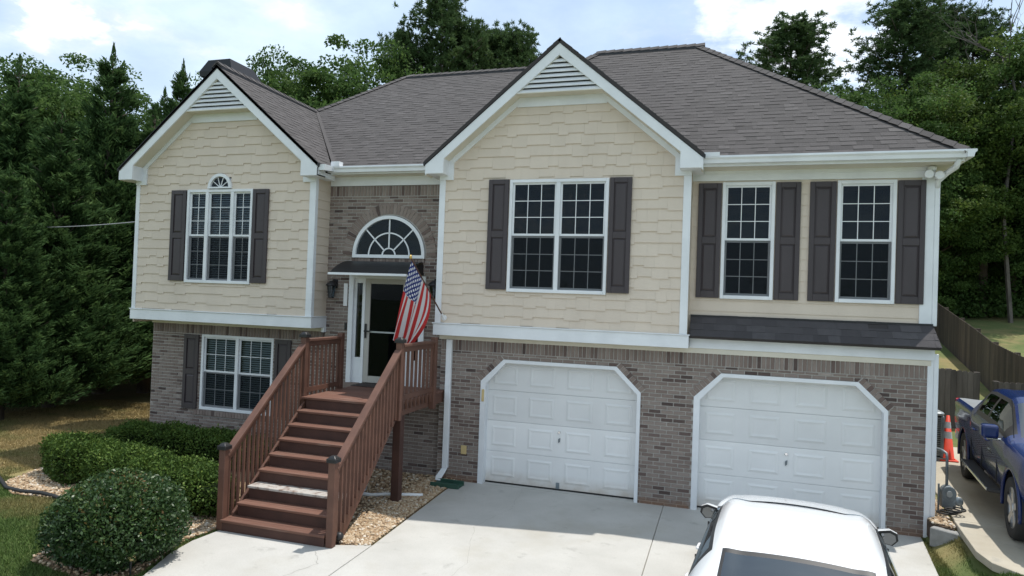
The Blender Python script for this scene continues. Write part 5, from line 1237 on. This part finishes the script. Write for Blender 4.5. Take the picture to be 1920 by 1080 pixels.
def decid(seed, rx=3.2, rz=4.2, zc=7., ncl=95, nl=270, leaf=.14, low=.0):
    def mk(mb):
        global rg
        rg = np.random.default_rng(seed); limb_tree(mb, (0, 0, -.3), zc+rz*.55, .26, 16, rx*.9, .25, seed)
        parts = []
        C_ = unit(ncl); rad = rg.uniform(.45, 1., ncl)**.5; lob = 1+.22*np.sin(3*np.arctan2(C_[:, 1], C_[:, 0])+seed)+.18*np.sin(4*C_[:, 2]*2+seed*2)
        C_ = C_*(rad*lob)[:, None]*np.array([rx, rx, rz]); C_[:, 2] += zc; C_ = C_[C_[:, 2] > low]
        for c in C_:
            r_ = rg.uniform(.38, .85)*rx/3.2; m = int(nl*rg.uniform(.6, 1.2)); d = unit(m); d[:, 2] = np.abs(d[:, 2])*rg.choice([1, 1, 1, -1], m)
            P = c+d*(rg.uniform(0, 1, m)**.45*r_)[:, None]*np.array([1.15, 1.15, .72])
            D = unit(m)*.8+d*.5+np.array([0, 0, -.2]); D /= np.linalg.norm(D, axis=1, keepdims=True)
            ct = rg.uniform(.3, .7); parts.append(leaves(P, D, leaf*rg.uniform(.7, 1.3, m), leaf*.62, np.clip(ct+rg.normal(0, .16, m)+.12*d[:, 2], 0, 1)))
        return merge(parts)
    return mk
def pine(seed, h=15., cr=3.1, bare=.45, ntuft=2300):
    def mk(mb):
        global rg
        rg = np.random.default_rng(seed); rd = random.Random(seed)
        mb.tube([(.15*math.sin(i), .1*math.cos(i*1.3), h*i/8-.3) for i in range(9)], [.24*(1-.85*i/8) for i in range(9)], 8); parts = []
        nb = 95
        for k in range(nb):
            f = bare+(1-bare)*(k+.5)/nb; p = Vector((.15*math.sin(f*8), .1*math.cos(f*10.4), h*f)); a = k*2.4+rd.uniform(-.5, .5)
            prof = math.sin(min(1, (1-f)/(1-bare)*1.15+.12)*math.pi*.62); ln = cr*prof*rd.uniform(.45, 1.08)+.25; d = Vector((math.cos(a), math.sin(a), .25+.5*f*rd.random())).normalized()
            e_ = p+d*ln; mb.tube([p, p+d*ln*.5-Vector((0, 0, .05*ln)), e_], [.06*(1.2-f), .04*(1.2-f), .012], 5)
            for q in range(int(ntuft/nb)):
                g = rd.uniform(.35, 1.02); c = p+d*ln*g+Vector((rd.gauss(0, .30), rd.gauss(0, .30), rd.gauss(.1, .22)))
                m = 26; dr = unit(m); dr[:, 2] = dr[:, 2]*.8+.35; dr /= np.linalg.norm(dr, axis=1, keepdims=True); L_ = rg.uniform(.13, .26, m); tn = np.clip(rd.uniform(.25, .75)+rg.normal(0, .12, m), 0, 1)
                parts.append(leaves(np.array(c)+dr*L_[:, None]*.5, dr, L_, .045, tn, 0))
        return merge(parts)
    return mk
def cypress(seed, h=11., rb=2.3, nf=5200):
    def mk(mb):
        global rg
        rg = np.random.default_rng(seed); mb.tube([(0, 0, -.3), (0, 0, h*.5), (0, 0, h*.96)], [.2, .11, .015], 8); rd = random.Random(seed)
        for k in range(70):
            f = (k+.5)/70; a = k*2.4; ln = rb*(1-f)**.75*.9; mb.tube([(0, 0, .3+h*f*.95), (math.cos(a)*ln*.6, math.sin(a)*ln*.6, .3+h*f*.95+ln*.25), (math.cos(a)*ln, math.sin(a)*ln, .3+h*f*.95+ln*.55)], [.03, .02, .006], 4)
        parts = []
        # boughs: each a flat spray of small fronds, rising outwards
        nb = 1200; u_ = 1-np.sqrt(1-rg.uniform(0, .998, nb)); ang = rg.uniform(0, 6.283, nb)
        for k in range(nb):
            f = u_[k]; z0 = .35+h*.93*f; R0 = rb*1.12*((1-f)**.95)*(1+.16*math.sin(ang[k]*3+f*9+seed)+.12*math.sin(ang[k]*7+f*23))+.05
            d = np.array([math.cos(ang[k]), math.sin(ang[k]), 0]); r_ = R0*rg.uniform(.35, 1.08); base = d*r_*.55+np.array([0, 0, z0]); ln = .22+.75*R0/rb*rg.uniform(.7, 1.35)
            ax_ = d*.75+np.array([0, 0, .66])+rg.normal(0, .16, 3); ax_ /= np.linalg.norm(ax_); m = 60; g = rg.uniform(0, 1, m)
            sd = np.cross(ax_, [0, 0, 1.]); sd /= np.linalg.norm(sd)+1e-9; sgn = rg.choice([-1, 1], m); wd = (1-g)*.32*ln
            P = base+ax_*(g*ln+r_*.3)[:, None]+sd*(sgn*wd*rg.uniform(.2, 1, m))[:, None]+rg.normal(0, .06, (m, 3))
            D = ax_*.9+sd*(sgn*.55)[:, None]+rg.normal(0, .22, (m, 3)); D /= np.linalg.norm(D, axis=1, keepdims=True)
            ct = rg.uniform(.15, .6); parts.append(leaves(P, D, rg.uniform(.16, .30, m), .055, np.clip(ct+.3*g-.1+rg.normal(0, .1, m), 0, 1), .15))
        m = 60; g = rg.uniform(0, 1, m); P = np.array([0, 0, h*.93])+np.stack([rg.normal(0, .09, m)*(1-g), rg.normal(0, .09, m)*(1-g), g*h*.06], 1); D = unit(m)*.4+np.array([0, 0, 1.]); D /= np.linalg.norm(D, axis=1, keepdims=True)
        parts.append(leaves(P, D, .25, .05, np.full(m, .6)))
        return merge(parts)
    return mk
def gz(x, y): return H(min(max(x, -40), 40), min(max(y, -20), 45))
def by_px(px, d): p = at(px, 560, d=d); return p.x, p.y
def put_top(px, py, d): p = at(px, py, d=d); return p, p.z-gz(p.x, p.y)
# cypresses on the left
cy = [(38, 98, 20.5, 1.0, 'tall dark cypress with a bent tip at the edge of the lawn'), (214, 78, 21.5, .95, 'tallest pointed cypress in the row beside the house'), (345, 108, 24.5, .9, 'slender cypress whose tip shows beside the chimney'), (292, 196, 22.0, 1.15, 'broad low cypress against the gable end of the house'), (118, 190, 18.8, 1.15, 'wide bushy cypress whose boughs sweep the lawn'), (-70, 150, 18.0, 1.2, 'cypress at the far end of the row beside the lawn'), (170, 260, 25.0, 1.2, 'cypress filling the gap behind the row'), (20, 300, 16.8, 1.1, 'lower cypress standing forward over the lawn'), (310, 160, 28, 1.1, 'cypress standing behind the slender one')]
for i, (px, py, d, wsc, lab) in enumerate(cy):
    p, h = put_top(px, py, d); k = i % 3
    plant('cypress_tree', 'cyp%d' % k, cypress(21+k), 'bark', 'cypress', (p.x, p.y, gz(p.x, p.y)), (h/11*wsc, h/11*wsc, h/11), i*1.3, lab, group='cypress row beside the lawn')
# broadleaf trees: px of crown top, depth, width factor
BT = [(72, 128, 31, 1.0, 2, 'oak', 'broadleaf tree between the bent cypress and the tallest one'), (160, 190, 32, 1.0, 1, 'oak', 'lower broadleaf tree close behind the tallest cypress'), (280, 200, 33, 1.0, 0, 'oak', 'broadleaf tree between the tallest and the slender cypress'), (118, 128, 34, 1.1, 0, 'oak', 'broad-crowned tree rising behind the cypress row'), (20, 135, 31, 1.1, 1, 'oak', 'broadleaf tree at the outer end behind the cypresses'), (505, 122, 34, .75, 1, 'oak', 'small broadleaf tree beside the chimney behind the roof'), (580, 122, 35, 1.0, 2, 'oak', 'light green tree behind the valley of the roof'), (652, 98, 34, 1.0, 0, 'oak', 'bright green tree behind the left ridge'), (715, 95, 36, .9, 2, 'oak', 'broadleaf tree beside the big pine behind the ridge'),
      (430, 150, 36, .9, 2, 'oak', 'broadleaf tree hidden behind the chimney'), (1560, 182, 36, .9, 0, 'oak', 'broadleaf tree at the foot of the pine behind the hip'), (1640, 158, 33, 1.05, 1, 'oak', 'broad tree behind the hip of the roof'), (1755, 122, 34, 1.0, 2, 'oak_bright', 'yellowish green tree at the edge of the woods'), (1850, 104, 35, 1.05, 0, 'oak_bright', 'tall light green tree at the edge of the yard'), (1935, 84, 35, 1.0, 1, 'oak', 'tall dark tree towering over the yard'),
      (1720, 200, 34, .9, 1, 'oak', 'low crowned tree behind the eave corner'), (1800, 260, 35, .9, 2, 'oak', 'shaded tree behind the wooden fence'), (1905, 240, 35, .95, 0, 'oak', 'dark shaded tree over the back lawn'), (2010, 150, 35, 1.0, 2, 'oak', 'dark tree past the corner of the yard'), (1775, 330, 36, 1.0, 0, 'oak', 'tree deep in the shade of the woods'), (1860, 320, 38, 1.0, 1, 'oak', 'tree standing deep in the woods'), (1700, 300, 37, 1.0, 2, 'oak', 'tree in the woods behind the house corner'), (1950, 300, 37, 1.0, 0, 'oak', 'tree at the back of the shaded lawn')]
for i_, (px_, py_, d_) in enumerate(((1690, 440, 36), (1745, 455, 35.5), (1800, 450, 36.5), (1855, 465, 36), (1905, 450, 37), (1965, 455, 36.5), (1770, 400, 39), (1880, 400, 40))):
    BT.append((px_, py_, d_, 1.75, i_ % 3, 'oak', ('low leafy young tree hidden behind the house corner', 'low leafy young tree just past the downspout corner', 'low leafy young tree behind the far end of the fence', 'low leafy young tree shading the back lawn', 'low leafy young tree above the stepped fence', 'low leafy young tree at the outer edge of the lawn', 'low leafy tree deep behind the far end of the fence', 'low leafy tree deep behind the back lawn')[i_]))
pr_ = [(41, 3.2, 4.4, 7.0), (42, 3.5, 4.8, 6.6), (43, 3.0, 4.9, 6.4)]
for i, (px, py, d, wsc, k, cm, lab) in enumerate(BT):
    p, h = put_top(px, py, d); s_, rx, rz_, zc = pr_[k]; tot = zc+rz_*1.08; low = px > 1690
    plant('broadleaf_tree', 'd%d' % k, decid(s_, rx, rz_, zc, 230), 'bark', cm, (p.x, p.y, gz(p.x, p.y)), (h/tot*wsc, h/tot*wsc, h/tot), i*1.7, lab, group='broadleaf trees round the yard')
PN = [(828, 10, 38, .95, 0, 'big pine towering behind the ridge of the house'), (758, 74, 38, .7, 1, 'smaller pine leaning against the big pine'), (885, 62, 39, .85, 1, 'pine with a sloping shoulder beside the big pine'), (968, 74, 42, .95, 0, 'distant pine beside the peak of the front gable'), (930, 78, 41, 1.0, 1, 'distant pine between the ridge and the gable'), (1490, 54, 38, 1.25, 1, 'lone open pine standing above the hip of the roof'), (1692, 14, 37, 1.2, 0, 'tall open pine above the woods'), (1765, 30, 39, 1.1, 1, 'pine beside the tall open pine'), (1830, 34, 38, 1.0, 0, 'pine with thin crown near the bare tree')]
for i, (px, py, d, wsc, k, lab) in enumerate(PN):
    p, h = put_top(px, py, d); f = h/15.2
    plant('pine_tree', 'p%d' % k, pine(61+k, 15., 3.0 if k == 0 else 2.8, .42 if k == 0 else .5), 'bark', 'pine', (p.x, p.y, gz(p.x, p.y)), (f*wsc*.9, f*wsc*.9, f), i*2.1, lab, group='pines behind the house')
# bare tree
bp_, h = put_top(1912, -40, 33); mb = MB(); rd = random.Random(5)
def twig(p, d, ln, r_, dep):
    q = p+d*ln; mb.tube([p, (p+q)/2+Vector((rd.gauss(0, .05), rd.gauss(0, .05), 0))*ln, q], [r_, r_*.8, r_*.6], 5, cap=False)
    if dep == 0: return
    for k in range(3 if dep > 3 else 2):
        nd = (d+Vector((rd.gauss(0, .45), rd.gauss(0, .45), rd.gauss(.1, .3)))).normalized(); twig(q, nd, ln*(rd.uniform(.16, .24) if dep == 6 else rd.uniform(.6, .85)), r_*.6, dep-1)
twig(Vector((0, 0, -.3)), Vector((0, 0, 1)), h*.66, .12, 6)
bt = thing('bare_tree', 'leafless tree with thin bare branches above the woods', 'tree', (bp_.x, bp_.y, gz(bp_.x, bp_.y))); mb.build('branches', 'bark_grey', bt)
# undergrowth at the edge of the back lawn
rg = np.random.default_rng(5); parts = []
for k in range(330):
    px = rg.uniform(1690, 2050); d = rg.uniform(36, 41); x, y = by_px(px, d-1.5); m = 300; r_ = rg.uniform(.7, 2.3); dv = unit(m); dv[:, 2] = np.abs(dv[:, 2]); P = np.array([x, y, gz(x, y)])+dv*(rg.uniform(.3, 1, m)**.5*r_)[:, None]
    D = unit(m); parts.append(leaves(P, D, .2, .12, np.clip(rg.normal(rg.uniform(.2, .7), .15, m), 0, 1)))
V, F_, T = merge(parts); tag(npmesh('undergrowth', V, F_, 'oak', tone=T), 'tangled green undergrowth at the edge of the woods', 'undergrowth', kind='stuff')
# far wood closing the horizon
parts = []
for k in range(900):
    a = rg.uniform(-1.35, 1.35); d = rg.uniform(55, 75); x = 4+d*math.sin(a-.3); y = -11+d*math.cos(a-.3); z = gz(x, y); hh = rg.uniform(1, 11)*(.75 if a < -.2 else 1); m = 130; dv = unit(m); P = np.array([x, y, z+hh])+dv*(rg.uniform(.3, 1, m)**.5)[:, None]*np.array([2.6, 2.6, 1.9])
    parts.append(leaves(P, unit(m), .55, .4, np.clip(rg.normal(rg.uniform(.25, .6), .15, m), 0, 1)))
V, F_, T = merge(parts); tag(npmesh('far_woods', V, F_, 'oak', tone=T), 'far belt of woods closing the view behind the yards', 'woods', kind='stuff')
# neighbouring house glimpsed through the cypress boughs
nb = at(75, 665, d=33); nh = thing('neighbour_house', 'white clapboard house glimpsed through the cypress boughs', 'house', (nb.x, nb.y, gz(nb.x, nb.y)), R(25))
MB().box((-5, 0, -.3), (5, 6, 4.2)).build('wall', 'soffit', nh)
for i in range(20): MB().add([(-5.02, -.03, .1+i*.2), (5.02, -.03, .1+i*.2), (5.02, -.004, .32+i*.2), (-5.02, -.004, .32+i*.2), (-5.02, -.0, .1+i*.2), (5.02, 0, .1+i*.2)], [(0, 1, 2, 3), (4, 5, 1, 0)]).build('board', 'plastic_white', nh)
MB().prism([(-5.4, 4.15), (5.4, 4.15), (0, 6.6)], 'y', -.35, 6.3).build('roof', 'shingle', nh)
# hedges and bush
def hedge_mesh(poly_c, half, hgt, n_, leaf, mname, name, label, cat, wob=.07, loc=(0, 0, 0), sq=3.2, bulge=.0, stem=True):
    """superellipsoid body following a centre line of points; shell of leaves"""
    t = thing(name, label, cat, loc); C_ = np.array(poly_c, float); seg = np.linalg.norm(np.diff(C_, axis=0), axis=1); cum = np.concatenate([[0], np.cumsum(seg)]); Lt = cum[-1]
    def centre(s_):
        x = np.interp(s_, cum, C_[:, 0]); y = np.interp(s_, cum, C_[:, 1]); return np.stack([x, y], -1)
    n2 = int(n_*1.0); e = 2/sq; hl = Lt/2+half; dims = np.array([hl, half, hgt*.5]); ar = np.array([dims[1]*dims[2], dims[0]*dims[2], dims[0]*dims[1]]); ar[2] *= .85; fx = rg.choice(3, n2, p=ar/ar.sum()); d = rg.uniform(-1, 1, (n2, 3)); d[np.arange(n2), fx] = np.where((fx == 2) & (rg.random(n2) < .55), 1, rg.choice([-1, 1], n2))
    q = (np.abs(d)**sq).sum(1)**(1/sq); sg = d/q[:, None]; S = Lt/2+sg[:, 0]*hl; c = centre(np.clip(S, 0, Lt)); d0 = (C_[-1]-C_[0])/max(1e-6, np.linalg.norm(C_[-1]-C_[0])) if Lt > 0 else np.array([1., 0]); ov = S-np.clip(S, 0, Lt)
    nrm = np.array([-d0[1], d0[0]]); w_ = 1+wob*np.sin(S*3.1+1)+wob*.7*np.sin(S*7.3+sg[:, 2]*3)
    XY = c+d0*ov[:, None]+nrm*(sg[:, 1]*half*w_)[:, None]; Z = hgt*.5*(1+sg[:, 2]*(1+wob*.6*np.sin(S*4.7+XY[:, 1]*5)))
    P = np.stack([XY[:, 0], XY[:, 1], Z], 1); dep = rg.uniform(0, 1, n2)**2*.10; cen = np.stack([c[:, 0], c[:, 1], np.full(n2, hgt*.5)], 1); inward = cen-P; inward /= np.linalg.norm(inward, axis=1, keepdims=True)
    lump = .045*np.sin(P[:, 0]*5.3+1)*np.sin(P[:, 1]*6.1)+.03*np.sin(P[:, 0]*11+P[:, 2]*9)
    P = P+inward*(dep+lump-np.where(rg.random(n2) < .035, rg.uniform(.02, .075, n2), 0))[:, None]+rg.normal(0, .022, (n2, 3)); D = unit(n2)*.9-inward*.6+np.array([0, 0, .25]); D /= np.linalg.norm(D, axis=1, keepdims=True)
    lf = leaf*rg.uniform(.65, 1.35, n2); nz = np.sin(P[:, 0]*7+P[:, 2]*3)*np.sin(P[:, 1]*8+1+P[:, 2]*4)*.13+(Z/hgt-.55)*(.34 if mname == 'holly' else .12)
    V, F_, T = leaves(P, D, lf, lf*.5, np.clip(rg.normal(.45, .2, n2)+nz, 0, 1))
    npmesh('foliage', V, F_, mname, t, T)
    m, k = 26, 14; core = []       # closed solid core, coloured near-black for the shade behind the leaves
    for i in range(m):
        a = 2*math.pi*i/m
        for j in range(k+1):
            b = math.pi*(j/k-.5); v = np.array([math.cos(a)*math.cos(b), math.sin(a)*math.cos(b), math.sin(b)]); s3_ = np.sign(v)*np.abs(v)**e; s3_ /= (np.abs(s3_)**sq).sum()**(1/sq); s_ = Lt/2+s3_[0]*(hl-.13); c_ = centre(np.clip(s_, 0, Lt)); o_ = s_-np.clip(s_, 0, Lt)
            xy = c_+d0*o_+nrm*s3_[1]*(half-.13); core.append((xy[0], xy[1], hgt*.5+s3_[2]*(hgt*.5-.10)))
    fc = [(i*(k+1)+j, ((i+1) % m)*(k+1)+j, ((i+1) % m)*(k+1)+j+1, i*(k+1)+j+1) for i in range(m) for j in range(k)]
    npmesh('shade_core', core, fc, 'hedge_core', t); 
    sm = MB(); [sm.tube([(C_[int(i*(len(C_)-1)/3)][0]+.1*i-.15, C_[int(i*(len(C_)-1)/3)][1], -.08), (C_[int(i*(len(C_)-1)/3)][0]+.1*i-.15, C_[int(i*(len(C_)-1)/3)][1], hgt*.4)], .03, 6) for i in range(4)]
    tag(sm.build('stems', 'bark', t), kind='stuff'); return t
bx, by_ = -2.60, -5.10
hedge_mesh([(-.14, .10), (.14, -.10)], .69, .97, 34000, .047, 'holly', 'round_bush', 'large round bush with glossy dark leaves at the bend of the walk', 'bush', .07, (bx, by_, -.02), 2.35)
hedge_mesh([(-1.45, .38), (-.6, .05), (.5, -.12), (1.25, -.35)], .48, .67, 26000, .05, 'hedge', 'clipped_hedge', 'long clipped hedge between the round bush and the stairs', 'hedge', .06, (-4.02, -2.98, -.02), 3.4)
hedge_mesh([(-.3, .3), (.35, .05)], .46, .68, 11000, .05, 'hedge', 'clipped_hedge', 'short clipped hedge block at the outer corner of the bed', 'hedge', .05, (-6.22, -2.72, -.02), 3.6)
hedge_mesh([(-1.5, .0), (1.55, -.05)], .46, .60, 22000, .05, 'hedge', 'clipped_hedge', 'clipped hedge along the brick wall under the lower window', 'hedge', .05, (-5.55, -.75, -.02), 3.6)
# lawn blades
def blades(name, regions, label):
    C_ = []
    for (x0, x1, y0, y1, dens, bad) in regions:
        n_ = int((x1-x0)*(y1-y0)*dens); X = rg.uniform(x0, x1, n_); Y = rg.uniform(y0, y1, n_)
        C_ += [(x, y, H(x, y)) for x, y in zip(X, Y) if not any(inpoly(x, y, b) for b in bad)]
    C_ = np.array(C_); n_ = len(C_); a = rg.uniform(0, 6.28, n_); hh = rg.uniform(.025, .06, n_); w_ = rg.uniform(.004, .009, n_); ln = rg.normal(0, .022, (n_, 2))
    dx = np.stack([np.cos(a)*w_, np.sin(a)*w_, np.zeros(n_)], 1); tip = C_+np.concatenate([ln, hh[:, None]], 1)
    V = np.stack([C_-dx, C_+dx, tip], 1).reshape(-1, 3); tag(npmesh(name, V, np.arange(n_*3).reshape(-1, 3), 'grass', tone=np.repeat(rg.uniform(0, 1, n_), 3)), label, 'grass', kind='stuff')
WALKP = [(-2.12, -3.7), (-2.2, -4.4), (-2.1, -4.8), (-1.9, -5.3), (-1.75, -6), (-1.7, -16), (8, -16), (7.02, -6.4), (7.3, -1.65), (7.5, 0), (-.05, 0)]
SIDEP = [(p.x-.02, p.y) for p in e]+[(9.5, -3.3), (12, -3.2), (12, 7)]
blades('lawn_grass', [(-9, -1.7, -9, -3, 5200, [BED, WALKP]), (-13, -7.4, -4, 4, 2200, [BED]), (6.6, 9.0, -8, .4, 6500, [WALKP, SIDEP, BED2])], 'short mown grass, greener by the walk and dry by the trees')
